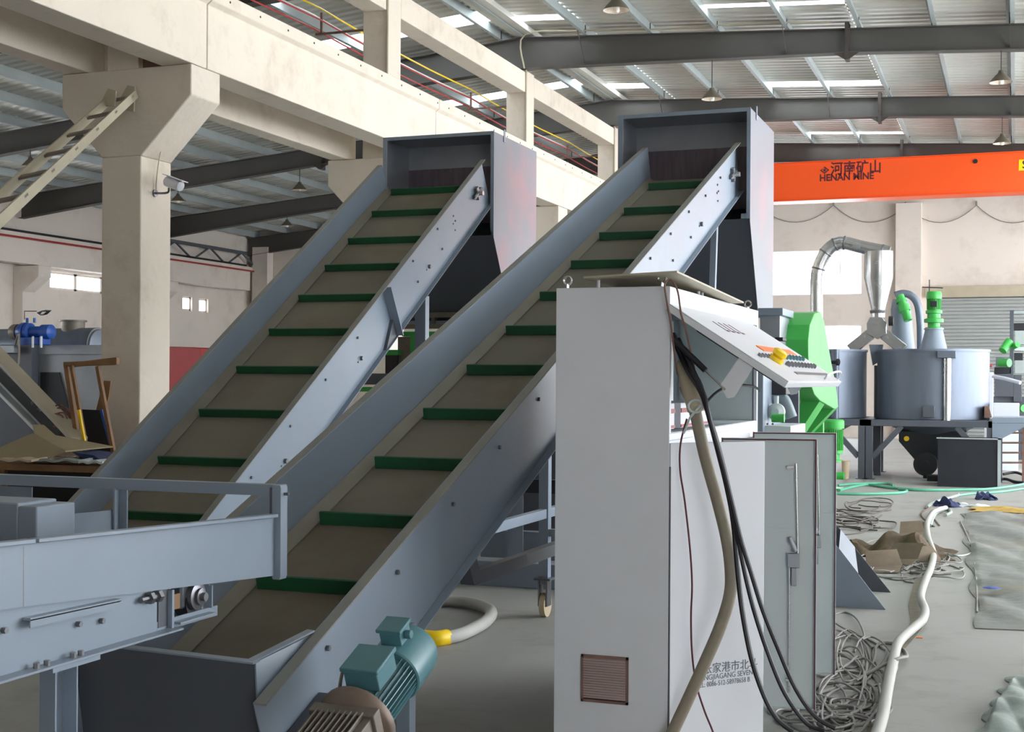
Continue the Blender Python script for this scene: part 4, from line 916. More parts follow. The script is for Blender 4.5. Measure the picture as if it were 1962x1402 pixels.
# cyclone with duct
cy = thing('dust_cyclone', 'bright sheet-metal cyclone with an inverted V outlet between the tanks', 'cyclone', ((tc.x+tc2.x)/2, 25.2, 2.1))
c = AT(1683, 560, Y=25.2); S = 24.2/2600
zz = lambda y: AT(1683, y, Y=25.2).z
b = MB().lathe([(.255, zz(482)), (.255, zz(533)), (.125, zz(592)), (.125, zz(608))], (c.x, 25.2, 0), (0, 0, 1), 28); b.build('cyclone_body', 'steel', cy)
MB().lathe([(.14, zz(594)), (.15, zz(594)-.02), (.14, zz(598)-.02)], (c.x, 25.2, 0), (0, 0, 1), 24).build('clamp_ring', 'bolt', cy)
b = MB().prism([(1668, 608), (1692, 608), (1700, 620), (1700, 640), (1682, 650), (1662, 640), (1662, 620)], 25.05, 25.35, lambda p, q, r: AT(p, q, Y=25.2)+Vector((0, r-25.2, 0))); b.build('valve_box', 'steel', cy, bevel=.01)
for s0, s1 in (((1668, 640), (1630, 670)), ((1694, 640), (1732, 670))):
    MB().beam(AT(*s0, Y=25.2), AT(*s1, Y=25.2), .2, .2, (0, 1, 0)).build('outlet_leg', 'steel', cy, bevel=.01)
MB().plate([AT(x, y, Y=25.3) for x, y in ((1665, 660), (1692, 660), (1688, 690), (1672, 700))], (0, .1, 0)).build('centre_support', 'paint', cy)
MB().box(c.x-.06, c.x+.06, 25.15, 25.27, FZ, zz(700)).build('support_post', 'paintd', cy)
dp = [AT(x, y, Y=25.2) for x, y in ((1565, 690), (1565, 600), (1565, 545), (1568, 515), (1582, 484), (1600, 468), (1618, 465), (1650, 473), (1690, 481), (1704, 484))]
MB().tube(dp, .118, n=20).build('duct', 'steel', cy)
for i_ in (3, 4, 5, 6, 8):
    d_ = (dp[min(i_+1, 9)]-dp[i_-1]).normalized(); MB().lathe([(.125, -.015), (.13, 0), (.125, .015)], dp[i_], d_, 20).build('duct_collar', 'bolt', cy)
MB().cyl(AT(1609, 480, Y=25.2), AT(1610, 545, Y=25.2), .008, n=6).build('pull_wire', 'cable', cy)
MB().cyl((c.x+.2, 25.0, zz(616)), (c.x+.28, 25.0, zz(616)), .09, n=14).build('valve_motor', 'black', cy)
# vertical green motors and cones
def vmotor(root, x, Y, z0, s=1., m_='green'):
    MB().lathe([(.17*s, 0), (.17*s, .03*s), (.12*s, .04*s), (.12*s, .12*s), (.19*s, .13*s), (.19*s, .2*s), (.13*s, .22*s), (.13*s, .3*s), (.16*s, .31*s), (.16*s, .37*s), (.12*s, .38*s)], (x, Y, z0), (0, 0, 1), 24).build('gearbox', m_, root)
    b = MB().cyl((x, Y, z0+.38*s), (x, Y, z0+.62*s), .12*s, n=24)
    for k in range(24):
        a = 2*math.pi*k/24; ca, sa = math.cos(a), math.sin(a)
        b.plate([(x+.118*s*ca, Y+.118*s*sa, z0+.39*s), (x+.118*s*ca, Y+.118*s*sa, z0+.6*s), (x+.14*s*ca, Y+.14*s*sa, z0+.6*s), (x+.14*s*ca, Y+.14*s*sa, z0+.39*s)], (-sa*.006*s, ca*.006*s, 0))
    b.build('motor_body', m_, root)
    MB().lathe([(.148*s, .6*s), (.15*s, .61*s), (.15*s, .72*s), (.13*s, .75*s), (.06*s, .755*s)], (x, Y, z0), (0, 0, 1), 24).build('fan_cover', m_, root)
    MB().box(x-.06*s, x+.06*s, Y-.18*s, Y-.11*s, z0+.44*s, z0+.55*s).build('terminal_box', 'dark' if m_ == 'green' else m_, root, bevel=.004)
q = AT(1789, 668, Y=25.0)
ag = thing('agitator_drive', 'upright green gear motor on a grey cone above the large tank', 'motor', (q.x, 25.0, q.z))
zc_ = AT(1789, 628, Y=25.0).z
MB().lathe([(.235, 0), (.15, zc_-q.z), (.17, zc_-q.z), (.17, zc_-q.z+.02)], (q.x, 25.0, q.z-.03), (0, 0, 1), 28).build('pedestal_cone', 'paint', ag)
vmotor(ag, q.x, 25.0, zc_-.02, .88)
MB().cyl((q.x-.2, 25, zc_+.72), (q.x+.15, 25, zc_+.7), .01, n=6).cyl((q.x-.08, 25, zc_+.62), (q.x-.08, 25, zc_+.85), .01, n=6).build('sensor_cross', 'black', ag)
q = AT(1730, 668, Y=26.0)
sl_ = thing('screw_elevator', 'grey tapered cylinder with slanted green motor and curved pipe behind the tank', 'machine', (q.x, 26.0, q.z))
MB().cyl(AT(1733, 690, Y=26), AT(1726, 590, Y=26), .215, .18, n=24).cyl(AT(1726, 590, Y=26), AT(1724, 572, Y=26), .18, .13, n=24).build('casing', 'paint', sl_)
MB().cyl(AT(1724, 566, Y=25.7), AT(1740, 614, Y=25.6), .075, n=18).lathe([(.10, 0), (.10, .05)], AT(1726, 574, Y=25.7), (AT(1740, 614, Y=25.6)-AT(1724, 566, Y=25.7)), 16).lathe([(.105, .0), (.105, .12)], AT(1730, 585, Y=25.68), (AT(1740, 614, Y=25.6)-AT(1724, 566, Y=25.7)), 16).build('gear_motor', 'green', sl_)
MB().tube([AT(x, y, Y=26.2) for x, y in ((1715, 566), (1730, 562), (1745, 566), (1757, 580), (1762, 605), (1764, 640), (1764, 690))], .07, n=14).build('curved_pipe', 'tank', sl_)
# free-standing green motor by the far door edge
q = AT(1597, 938, Z=FZ)
gm2 = thing('pump_motor', 'tall bright green motor pump standing on the floor beyond the open doors', 'motor', (q.x, q.y, FZ))
zt0 = AT(1597, 803, Y=q.y).z
MB().box(q.x-.09, q.x-.02, q.y-.05, q.y+.05, FZ, zt0-.55).box(q.x-.2, q.x+.14, q.y-.15, q.y+.15, FZ, FZ+.03).cyl((q.x-.02, q.y, .14), (q.x+.16, q.y, .14), .06, n=14).build('pump_stand', 'green', gm2)
MB().lathe([(.13, 0), (.13, .03), (.1, .04), (.1, .12), (.15, .13), (.15, .18)], (q.x-.01, q.y, zt0-.66), (0, 0, 1), 20).build('pump_flange', 'green', gm2)
b = MB().cyl((q.x-.01, q.y, zt0-.5), (q.x-.01, q.y, zt0-.14), .135, n=24)
for k in range(28):
    a = 2*math.pi*k/28; ca, sa = math.cos(a), math.sin(a)
    b.plate([(q.x-.01+.13*ca, q.y+.13*sa, zt0-.48), (q.x-.01+.13*ca, q.y+.13*sa, zt0-.16), (q.x-.01+.155*ca, q.y+.155*sa, zt0-.16), (q.x-.01+.155*ca, q.y+.155*sa, zt0-.48)], (-sa*.006, ca*.006, 0))
b.build('motor_body', 'green', gm2)
MB().lathe([(.17, 0), (.17, .11), (.15, .135), (.08, .14)], (q.x-.01, q.y, zt0-.14), (0, 0, 1), 28).build('fan_cover', 'green', gm2)
q = AT(1620, 917, Z=FZ); tag(MB().lathe([(.055, 0), (.07, .3), (.075, .3), (.075, .31)], q, (0, 0, 1), 20).build('bucket', 'plastic'), 'small beige bucket on the floor beside the tank leg', 'bucket')
# ================================================================== green belt guard and the machine beside it
XG = AT(1560, 700, Y=12.4).x
gg = thing('belt_guard', 'bright green rounded belt guard rising behind the console lid', 'guard', (XG-.15, 13.2, .9))
prof = [(1561, 600), (1572, 597), (1579, 615), (1585, 650), (1594, 700), (1601, 735), (1605, 765), (1606, 780), (1600, 784), (1588, 777), (1572, 768), (1561, 756), (1555, 740), (1551, 715), (1549, 680), (1549, 650), (1552, 622)]
PP = [AT(x, y, X=XG) for x, y in prof]
MB().plate(PP, (-.30, 0, 0)).build('guard_shell', 'green', gg, bevel=.006)
P = [AT(x, y, Y=12.9) for x, y in ((1537, 766), (1572, 766), (1532, 828), (1505, 828))]; MB().plate(P, (0, .02, 0)).plate([P[1], P[2], P[2]+Vector((0, .02, 0)), P[1]+Vector((0, .02, 0))], (0, .35, -.03)).build('chute', 'green', gg)
P = [AT(x, y, Y=13.9) for x, y in ((1568, 776), (1598, 782), (1552, 830), (1528, 830))]; MB().plate(P, (0, .3, 0)).build('chute', 'green', gg)
q = AT(1540, 665, X=XG-.302); 
q = AT(1538, 660, Y=12.2); MB().tube([AT(1539, 650, Y=12.28), AT(1541, 655, Y=12.25), AT(1540, 664, Y=12.27), AT(1528, 667, Y=12.3)], .008, n=6).build('handle', 'inner', gg)
xm = AT(1525, 800, Y=13).x; MB().box(XG-.28, XG-.18, 13.0, 13.1, FZ, 1.3).box(XG-.28, XG-.18, 14.4, 14.5, FZ, 1.3).build('guard_leg', 'green', gg)
vm = thing('shredder_base', 'grey machine with round valve, pipes and pump seen below the console lid', 'machine', (-2.0, 11.2, FZ))
def vb(nm, x0, y0, x1, y1, Y, d, m_):
    a_, b_ = AT(x0, y0, Y=Y), AT(x1, y1, Y=Y); return MB().box(a_.x, b_.x, Y, Y+d, b_.z, a_.z).build(nm, m_, vm, bevel=.006)
vb('side_frame', 1447, 700, 1462, 832, 10.9, .9, 'paint'); vb('panel', 1455, 815, 1515, 900, 11.0, .8, 'inner'); vb('back_plate', 1462, 700, 1530, 816, 11.9, .05, 'paintd')
vb('motor_housing', 1468, 728, 1506, 756, 11.3, .4, 'black'); 
MB().tube([AT(x, y, Y=11.35) for x, y in ((1466, 763), (1485, 762), (1500, 764), (1508, 778), (1516, 800))], .05, n=14).build('elbow_pipe', 'panel', vm)
q = AT(1485, 789, Y=11.1); MB().lathe([(.03, 0), (.07, .03), (.07, .09), (.03, .12)], q, (0, 1, 0), 20).cyl(q+Vector((-.1, .06, 0)), q+Vector((-.07, .06, 0)), .07, n=16).cyl(q+Vector((0, .06, .06)), q+Vector((0, .06, .13)), .02, n=10).build('round_valve', 'purl', vm)
q = AT(1491, 801, Y=11.0); MB().cyl(q-Vector((.05, 0, 0)), q+Vector((.05, 0, 0)), .035, n=14).build('green_pump', 'green', vm)
for k in range(3): 
    q = AT(1461+10*k, 812, Y=11.0); MB().cyl(q, q-Vector((0, .02, 0)), .009, n=6).build('bolt', 'bolt', vm)
MB().box(AT(1447, 800, Y=10.9).x, AT(1515, 800, Y=10.9).x, 10.95, 12.4, FZ, .85).build('lower_body', 'paintd', vm, bevel=.01)
hb = vb('inlet_box', 1456, 604, 1494, 720, 11.7, .5, 'zinc'); vb('inlet_flange', 1452, 590, 1500, 604, 11.65, .6, 'paint')
vb('dark_clamp', 1484, 646, 1500, 653, 11.5, .2, 'dark'); vb('green_bracket', 1494, 620, 1506, 690, 12.5, .2, 'green')
# ================================================================== machine below the left conveyor head
gr = thing('granulator_frame', 'green-railed grey machine glimpsed between the conveyors under the left hopper', 'machine', (-5.0, 13.2, FZ))
def gbx(nm, x0, y0, x1, y1, Y, d, m_):
    a_, b_ = AT(x0, y0, Y=Y), AT(x1, y1, Y=Y); return MB().box(a_.x, b_.x, Y, Y+d, b_.z, a_.z).build(nm, m_, gr, bevel=.004)
gbx('top_rail', 790, 599, 960, 607, 12.75, .1, 'gear'); gbx('mid_rail', 760, 621, 960, 628, 12.75, .1, 'gear'); gbx('back_panel', 770, 606, 960, 622, 13.2, .03, 'dark')
for x in (826, 874, 935): gbx('rail_post', x, 607, x+6, 622, 12.76, .08, 'gear')
gbx('hinge_block', 848, 610, 872, 621, 13.0, .1, 'white')
gbx('green_rail', 770, 635, 960, 643, 12.6, .1, 'green'); gbx('green_post', 786, 643, 795, 712, 12.6, .1, 'green'); gbx('pale_panel', 762, 645, 960, 716, 12.9, .03, 'gear')
gbx('black_opening', 738, 680, 761, 716, 12.85, .03, 'black'); gbx('green_rail', 730, 670, 762, 680, 12.6, .1, 'green')
gbx('dark_beam', 690, 715, 900, 738, 12.4, .2, 'paintd'); gbx('green_rail', 680, 741, 900, 752, 12.4, .15, 'green')
gbx('low_panel', 700, 757, 900, 800, 12.9, .03, 'wood'); gbx('thin_post', 700, 752, 703, 792, 12.5, .03, 'gear'); gbx('brown_post', 688, 770, 698, 812, 13.2, .06, 'red')
gbx('teal_block', 672, 786, 688, 800, 13.3, .3, 'ghose'); gbx('green_block', 660, 806, 690, 826, 13.3, .3, 'green'); gbx('pale_bar', 668, 799, 690, 804, 13.25, .1, 'white')
MB().box(-6.2, -4.2, 12.7, 14.0, FZ, .9).build('machine_base', 'paintd', gr, bevel=.01)
# base skid seen under the right conveyor
sk = thing('skid_frame', 'blue-grey welded floor frame behind the castor leg', 'frame', (-3.4, 10.6, FZ))
q = AT(983, 1040, Y=10.3)
MB().box(q.x-.05, q.x+.03, 10.3, 10.4, FZ+.2, 1.0).box(q.x+.03, q.x+.085, 10.3, 10.305, FZ+.2, 1.0).build('upright', 'paint', sk)
MB().box(-4.6, -2.2, 10.3, 10.42, FZ, FZ+.2).box(-4.6, -2.2, 11.6, 11.72, FZ+.05, FZ+.3).build('base_beam', 'paint', sk, bevel=.004)
MB().box(-4.6, -2.2, 11.3, 11.35, .6, .72).build('rear_bar', 'dark', sk)
# ================================================================== machinery and scrap at the left edge
YM = 20.0
md = thing('drum_dryer', 'grey machine with a stainless drum and chimney collar behind the nearest column', 'machine', (AT(100, 700, Y=YM).x, YM+.6, FZ))
def lb(root, nm, x0, y0, x1, y1, Y, d, m_, floor=False, lab=None):
    a_, b_ = AT(x0, y0, Y=Y), AT(x1, y1, Y=Y); return MB().box(a_.x, b_.x, Y, Y+d, FZ if floor else b_.z, a_.z).build(nm, m_, root, bevel=.006, label=lab)
lb(md, 'top_beam', 69, 661, 205, 679, YM, .3, 'zinc'); lb(md, 'body', 58, 679, 205, 800, YM+.05, 1.2, 'zinc', True)
lb(md, 'dark_inlet', 0, 660, 60, 760, YM-.15, .4, 'paintd', True); lb(md, 'white_plate', -30, 662, 27, 676, YM-.3, .1, 'zinc')
P = [AT(x, y, Y=YM+.02) for x, y in ((77, 713), (113, 713), (136, 800), (77, 800))]; MB().plate(P, (0, .02, 0)).build('access_hatch', 'dark', md)
q0, q1 = AT(-40, 664, Y=YM+.7), AT(196, 664, Y=YM+.7)
q1.z = q0.z
MB().lathe([(.02, 0), (.22, .02), (.30, .1), (.33, .2), (.34, (q1-q0).length-.15), (.30, (q1-q0).length-.05), (.1, (q1-q0).length)], q0, q1-q0, 36).build('drum', 'tank', md)
for t in (.42, .96): MB().lathe([(.345, 0), (.345, .03)], q0.lerp(q1, t), q1-q0, 36).build('drum_band', 'bolt', md)
c = AT(140, 633, Y=YM+.7); MB().lathe([(.21, 0), (.21, .22), (.25, .221), (.25, .25)], c-Vector((0, 0, .06)), (0, 0, 1), 28).build('chimney_collar', 'gear', md)
bm = thing('blue_gear_motor', 'bright blue gear motor with ribbed casing on top of the grey machine', 'motor', AT(62, 655, Y=YM-.3))
c0, c1 = AT(36, 636, Y=YM-.3), AT(100, 634, Y=YM-.3); c1.z = c0.z; ln = (c1-c0).length
MB().lathe([(.08, 0), (.13, .02), (.17, .1), (.17, .16), (.12, .18), (.16, .2), (.16, .26), (.10, .28), (.10, ln-.22), (.13, ln-.2), (.13, ln-.02), (.1, ln)], c0, c1-c0, 28).build('casing', 'blue', bm)
MB().box(c0.x+.1, c1.x-.15, YM-.45, YM-.15, c0.z-.23, c0.z-.1).build('motor_foot', 'blue', bm, bevel=.01)
MB().lathe([(.12, -.14), (.14, -.1), (.14, 0)], c0, c1-c0, 24).build('end_pulley', 'gear', bm)
MB().tube([AT(29, 660, Y=YM-.35), AT(36, 640, Y=YM-.5), AT(36, 690, Y=YM-.5), AT(33, 700, Y=YM-.5)], .02, n=6).build('cable_sleeve', 'hose', bm)
for x in (52, 66): MB().cyl(AT(x, 618, Y=YM-.3), AT(x, 609, Y=YM-.3), .025, n=8).build('lifting_eye', 'blue', bm)
for x in (63, 79):
    a_ = AT(x, 644, Y=YM-.5); MB().cyl(a_, a_-Vector((0, 0, .2)), .02, n=8).build('tie_bolt', 'white', bm)
a_ = AT(47, 612, Y=YM-.2)
fl_ = thing('flood_lamp', 'small slanted flood lamp on a thin bent arm above the blue motor', 'lamp', a_)
MB().tube([a_, AT(47, 596, Y=YM-.2), AT(70, 596, Y=YM-.2)], .01, n=6, k=1).build('arm', 'rust', fl_)
P = [AT(x, y, Y=YM-.2) for x, y in ((70, 599), (77, 604), (83, 604), (92, 596), (80, 595))]; MB().plate(P, (0, .1, .02)).build('lamp_head', 'dark', fl_)
P = [AT(x, y, Y=YM-.22) for x, y in ((77, 602), (82, 602), (88, 597), (81, 597))]; MB().plate(P, (0, .01, 0)).build('lamp_glass', 'glassb', fl_)
# red machine
rm = thing('red_guillotine', 'dark red curved machine cover seen just right of the nearest column', 'machine', AT(350, 760, Y=30))
P = [AT(x, y, Y=30) for x, y in ((300, 663), (372, 665), (384, 667), (386, 680), (384, 720), (372, 752), (300, 752))]; MB().plate(P, (0, 1.2, 0)).build('cover', 'red', rm, bevel=.02)
lb(rm, 'lower_body', 300, 752, 372, 800, 30.1, 1.0, 'dark', True)
for k in range(6):
    a_ = AT(318+9*k, 752-4*(k % 2), Y=29.9); MB().cyl(a_, a_-Vector((0, 0, .18)), .03, n=8).build('lever', ['wood', 'bolt', 'red'][k % 3], rm)
lb(rm, 'rear_post', 386, 670, 392, 760, 31.3, .2, 'red', True)
# slanting steel conveyor piece and timber
P0, P1 = AT(-30, 650, Y=12.6), AT(152, 842, Y=11.2)
sc2 = thing('scrap_chute', 'dusty cream channel section leaning down in the scrap corner', 'channel', P1)
MB().beam(P0, P1, .05, .17, (0, 1, .2)).build('upper_flange', 'tan', sc2, bevel=.004)
MB().beam(AT(-30, 690, Y=12.8), AT(122, 845, Y=11.4), .03, .15, (0, 1, .2)).build('dark_web', 'dark', sc2)
MB().beam(AT(-30, 715, Y=12.7), AT(92, 838, Y=11.5), .05, .12, (0, 1, .2)).build('lower_tube', 'purl', sc2, bevel=.01)
for x, y in ((66, 772), (76, 786)):
    a_ = AT(x, y, Y=11.9); MB().lathe([(.03, 0), (.03, .02), (.018, .03)], a_, (0, -1, 0), 12).build('bolt', 'bolt', sc2)
YT = 11.35
tf = thing('timber_trestle', 'brown timber trestle leaning against the foot of the nearest column', 'frame', AT(170, 850, Y=YT))
zt_f = .62
def tb(nm, a, b_, w=.05, Y=YT, Y2=None, m_='wood'):
    MB().beam(AT(*a, Y=Y), AT(*b_, Y=Y2 or Y), w, w, (0, 1, 0)).build(nm, m_, tf, bevel=.004)
tb('top_bar', (124, 698), (226, 694)); tb('top_bar', (130, 700), (226, 689), .05, YT+.25)
tb('post', (128, 700), (153, 866), .05); tb('post', (137, 700), (167, 866), .035, YT-.05); tb('post', (187, 702), (218, 868), .04)
tb('yellow_batten', (151, 785), (165, 862), .028, YT-.12, None, 'yellow')
bdw = tag(MB().plate([AT(x, y, Y=11.7) for x, y in ((199, 729), (212, 730), (208, 760), (200, 790), (184, 785), (192, 752))], (0, .02, 0)).build('wooden_paddle', 'wood'), 'short brown wooden paddle behind the timber trestle', 'board')
tag(MB().plate([AT(x, y, Y=11.6) for x, y in ((140, 783), (197, 786), (218, 876), (154, 876))], (0, .02, 0)).build('dark_sheet', 'dark'), 'dark sheet leaning behind the timber trestle', 'sheet')
tag(MB().beam(AT(196, 785, Y=11.45), AT(213, 850, Y=11.45), .03, .05, (0, 1, 0)).build('blue_strip', 'blue'), 'bright blue strip along the edge of the dark leaning sheet', 'strip')
b = MB(); rg = random.Random(5)
for k in range(10):
    x, y = 104+rg.random()*30, 775+rg.random()*50
    b.tube([AT(x-8, y-6, Y=11.5), AT(x+rg.random()*14, y-8+rg.random()*8, Y=11.45), AT(x+18, y+8+rg.random()*10, Y=11.5), AT(x+8+rg.random()*10, y+22, Y=11.5)], .008, n=5)
tag(b.build('wire_tangle', 'copper'), 'tangle of brown wire behind the cream channel', 'wire')
# scrap heap: a low table with cardboard on it
q = AT(100, 900, Y=9.8)
st = thing('scrap_bench', 'low bench buried under scrap at the left edge', 'bench', (q.x-.3, 10.3, FZ))
tzb = AT(100, 892, Y=9.8).z
MB().box(q.x-2.4, q.x+.70, 9.9, 11.9, tzb-.06, tzb-.0).build('bench_top', 'wood', st)
for x in (q.x-2.3, q.x+.55):
    for y in (9.95, 11.75): MB().box(x, x+.1, y, y+.1, FZ, tzb-.06).build('leg', 'wood', st)
MB().box(q.x-2.3, q.x+.6, 11.8, 11.85, .1, tzb-.06).build('back_board', 'dark', st)
P = [AT(x, y, Y=Y) for x, y, Y in ((-20, 868, 10.2), (20, 850, 10.4), (62, 832, 10.5), (125, 865, 9.95), (80, 884, 9.9), (10, 884, 9.9))]
cbx = thing('cardboard_sheet', 'big folded olive-brown cardboard sheet on top of the scrap heap', 'cardboard', (P[4].x, P[4].y, P[4].z-.02))
def fan(mb, pts, t):
    c_ = sum((Vector(p) for p in pts), Vector())/len(pts); n_ = len(pts)
    vs = [c_]+[Vector(p) for p in pts]; vs += [v+Vector(t) for v in vs]
    f = [(0, i+1, (i+1) % n_+1) for i in range(n_)]+[(n_+1, n_+1+(i+1) % n_+1, n_+1+i+1) for i in range(n_)]+[(i+1, (i+1) % n_+1, n_+2+(i+1) % n_, n_+2+i) for i in range(n_)]
    return mb.add(vs, f)
fan(MB(), P, (0, 0, .012)).build('folded_flap', 'card', cbx)
P = [AT(x, y, Y=Y) for x, y, Y in ((62, 815, 10.8), (84, 816, 10.85), (92, 833, 10.8), (216, 857, 10.4), (125, 866, 9.95), (66, 833, 10.5))]
fan(MB(), P, (0, 0, .012)).build('flat_flap', 'card', cbx)
for x0, y0, x1, y1, Y, m_, lab, nm in ((-10, 884, 60, 898, 9.7, 'plastic', 'pale pinkish scrap board lying at the left edge under the cardboard', 'scrap_board'), (72, 880, 150, 900, 9.8, 'tarpg', 'pale green crumpled sheeting under the cardboard', 'plastic_sheeting'), (150, 884, 196, 898, 9.75, 'inner', 'white crumpled sheet beside the left conveyor rail', 'plastic_sheeting')):
    a_, b_ = AT(x0, y0, Y=Y), AT(x1, y1, Y=Y)
    o = MB().grid(lambda u, v: Vector((a_.x+(b_.x-a_.x)*u, Y+.6*v, tzb+.02+.018*math.sin(7*u+3*v)*math.cos(4*v+u*5)+.03)), 14, 8, (0, 0, -.02)).build(nm, m_); tag(o, lab, 'sheet')
P = [AT(x, y, Y=10.0) for x, y in ((138, 866), (180, 872), (194, 882), (160, 880))]
tag(fan(MB(), P, (0, .3, .01)).build('blue_wrap', 'bluec'), 'dark blue folded wrap poking out under the cardboard', 'wrap')
# ================================================================== things on the floor
def onfloor(pts, dz): return [AT(x, y, Z=FZ)+Vector((0, 0, dz+(p[2] if len(p) > 2 else 0))) for p in pts for x, y in [p[:2]]]
def fl(name, lab, cat, pts, r, m, grp=None, n=8, lift=0):
    return tag(MB().tube(onfloor(pts, r+lift), r, n=n).build(name, m), lab, cat, grp)
fl('floor_hose', 'thick pale hose winding along the floor to the bottom edge', 'hose', [(1672, 1460), (1690, 1400), (1700, 1345), (1712, 1285), (1722, 1250), (1750, 1222), (1768, 1205), (1772, 1185), (1764, 1160), (1772, 1130), (1784, 1100), (1788, 1072), (1778, 1040), (1777, 1012), (1790, 990), (1812, 982)], .030, 'whose', n=12, lift=.035)
fl('green_hose', 'green hose stretched along the floor towards the right edge', 'hose', [(1608, 942), (1640, 934), (1665, 931), (1700, 936), (1760, 941), (1830, 941), (1900, 939), (1962, 930), (1990, 924)], .022, 'ghose')
fl('green_hose', 'green hose looped back in a hairpin beside the far door', 'hose', [(1604, 948), (1650, 949), (1700, 948), (1730, 946), (1737, 942), (1722, 940)], .022, 'ghose')
fl('green_hose', 'green hose end with a dark nozzle on the floor before the tank leg', 'hose', [(1606, 932), (1640, 929), (1680, 928), (1705, 929), (1712, 932)], .02, 'ghose')
fl('green_hose', 'green hose trailing right of the blue cloth', 'hose', [(1832, 952), (1860, 948), (1910, 945), (1962, 938), (1985, 934)], .018, 'ghose')
fl('pale_hose', 'short pale green hose section joining the blue cloth', 'hose', [(1776, 975), (1790, 966), (1815, 958), (1833, 953), (1836, 950)], .025, 'tarpg')
fl('pale_hose', 'pale green hose bending from the pale floor hose', 'hose', [(1782, 1010), (1790, 990), (1800, 983), (1815, 978), (1822, 984), (1812, 990)], .02, 'tarpg')
hs = thing('cable_sleeve_hose', 'pale curved hose with a yellow end on the floor beside the blue-green motor', 'hose', AT(900, 1200, Z=FZ))
P = onfloor([(808, 1235), (835, 1237), (875, 1231), (910, 1216), (936, 1198), (940, 1182), (915, 1170), (875, 1163), (835, 1163), (795, 1166)], .045)
MB().tube(P[1:], .042, n=14).build('hose_tube', 'whose', hs); MB().tube([P[0]-(P[1]-P[0])*.6, P[0], P[1], P[1].lerp(P[2], .55)], .050, n=14).build('yellow_sleeve', 'yellow', hs)
# tangled cables
rg = random.Random(11)
def strand(cx_, cy_, w, h, k, lab, grp, r=.0065, m='cable'):
    a0 = rg.random()*6.28; n_ = rg.randint(12, 22); sw = rg.choice((-1, 1))*rg.uniform(.35, .5)
    pts = []; p1, p2 = rg.random()*6, rg.random()*6; dx, dy = rg.uniform(-2.5, 2.5), rg.uniform(-1.5, 1.5)
    for i in range(n_):
        a = a0+sw*i; rr = .75+.25*math.sin(.45*i+p1)
        pts.append((cx_+w*rr*math.cos(a)+dx*i, cy_+h*rr*math.sin(a+.3*math.sin(.7*i+p2))+dy*i, .012*((i//3+k) % 3)))
    return fl('floor_cable', lab, 'cable', pts, r, m, grp, n=6)
for k in range(18): strand(1612+rg.uniform(-20, 36), 1255+rg.uniform(-10, 115), 70, 66, k, 'grey cable tangled in the near heap beside the open doors', 'cables in the near heap')
for k in range(10): strand(1560+rg.uniform(-40, 80), 1382+rg.uniform(-8, 12), 80, 18, k, 'grey cable lying along the bottom edge below the doors', 'cables along the bottom edge')
for k in range(12): strand(1735+rg.uniform(-25, 25), 1082+rg.uniform(-22, 22), 66, 20, k, 'grey cable spread around the brown scrap pile', 'cables around the scrap pile', .007)
for k in range(9): strand(1645+rg.uniform(-20, 15), 985+rg.uniform(-18, 30), 60, 12, k, 'thin dark cable spread on the floor beyond the far door', 'thin cables beyond the far door', .008, 'cabled')
fl('floor_cable', 'single grey cable looping over the pale hose beside the near heap', 'cable', [(1600, 1318), (1640, 1305), (1690, 1295, .05), (1725, 1290, .08), (1738, 1270, .03), (1732, 1248), (1712, 1236), (1685, 1236), (1672, 1260), (1690, 1290)], .010, 'cable')
fl('floor_cable', 'three-way grey cable reaching from the doors to the bottom edge', 'cable', [(1480, 1345), (1530, 1340), (1580, 1328), (1640, 1312), (1672, 1320), (1680, 1345), (1665, 1372), (1620, 1392)], .010, 'cable')
for k, pts in enumerate([[(1790, 1010), (1775, 1000), (1765, 985), (1785, 972)], [(1800, 1008), (1790, 995), (1782, 985), (1800, 972)], [(1840, 1000), (1858, 1040), (1868, 1090), (1872, 1140), (1872, 1175)], [(1806, 1060), (1830, 1066), (1850, 1065), (1862, 1060)]]):
    fl('floor_wire', ['rusty wire bent beside the pale hose, outer of two', 'rusty wire bent beside the pale hose, inner of two', 'dark wire along the edge of the grey tarpaulin', 'white wire lying between the hose and the tarpaulin'][k], 'wire', pts, .009, ['rust', 'rust', 'cable', 'inner'][k], n=5)
# scrap pile: sacking and crumpled card
def crumple(name, lab, cat, cx_, cy_, w, d, h, m, seed, z=0):
    r_ = random.Random(seed); c_ = AT(cx_, cy_, Z=FZ); ph = [r_.random()*6 for _ in range(6)]
    def f(u, v):
        x = (u-.5)*w; y = (v-.5)*d
        e = max(0, 1-((2*u-1)**4+(2*v-1)**4)*.8)
        zz_ = h*e*(.45+.3*math.sin(9*u+ph[0]+3*v)+.25*math.sin(13*v+ph[1]+4*u)+.2*math.sin(21*u+ph[2]))
        return Vector((c_.x+x+.05*math.sin(8*v+ph[3]), c_.y+y+.05*math.sin(7*u+ph[4]), FZ+.006+z+max(zz_, 0)))
    o = MB().grid(f, 26, 16, (0, 0, -.005)).build(name, m, ang=25); return tag(o, lab, cat)
crumple('sacking', 'crumpled brown sacking on the scrap pile behind the grey brackets', 'sack', 1712, 1058, 1.1, .85, .20, 'sack', 1)
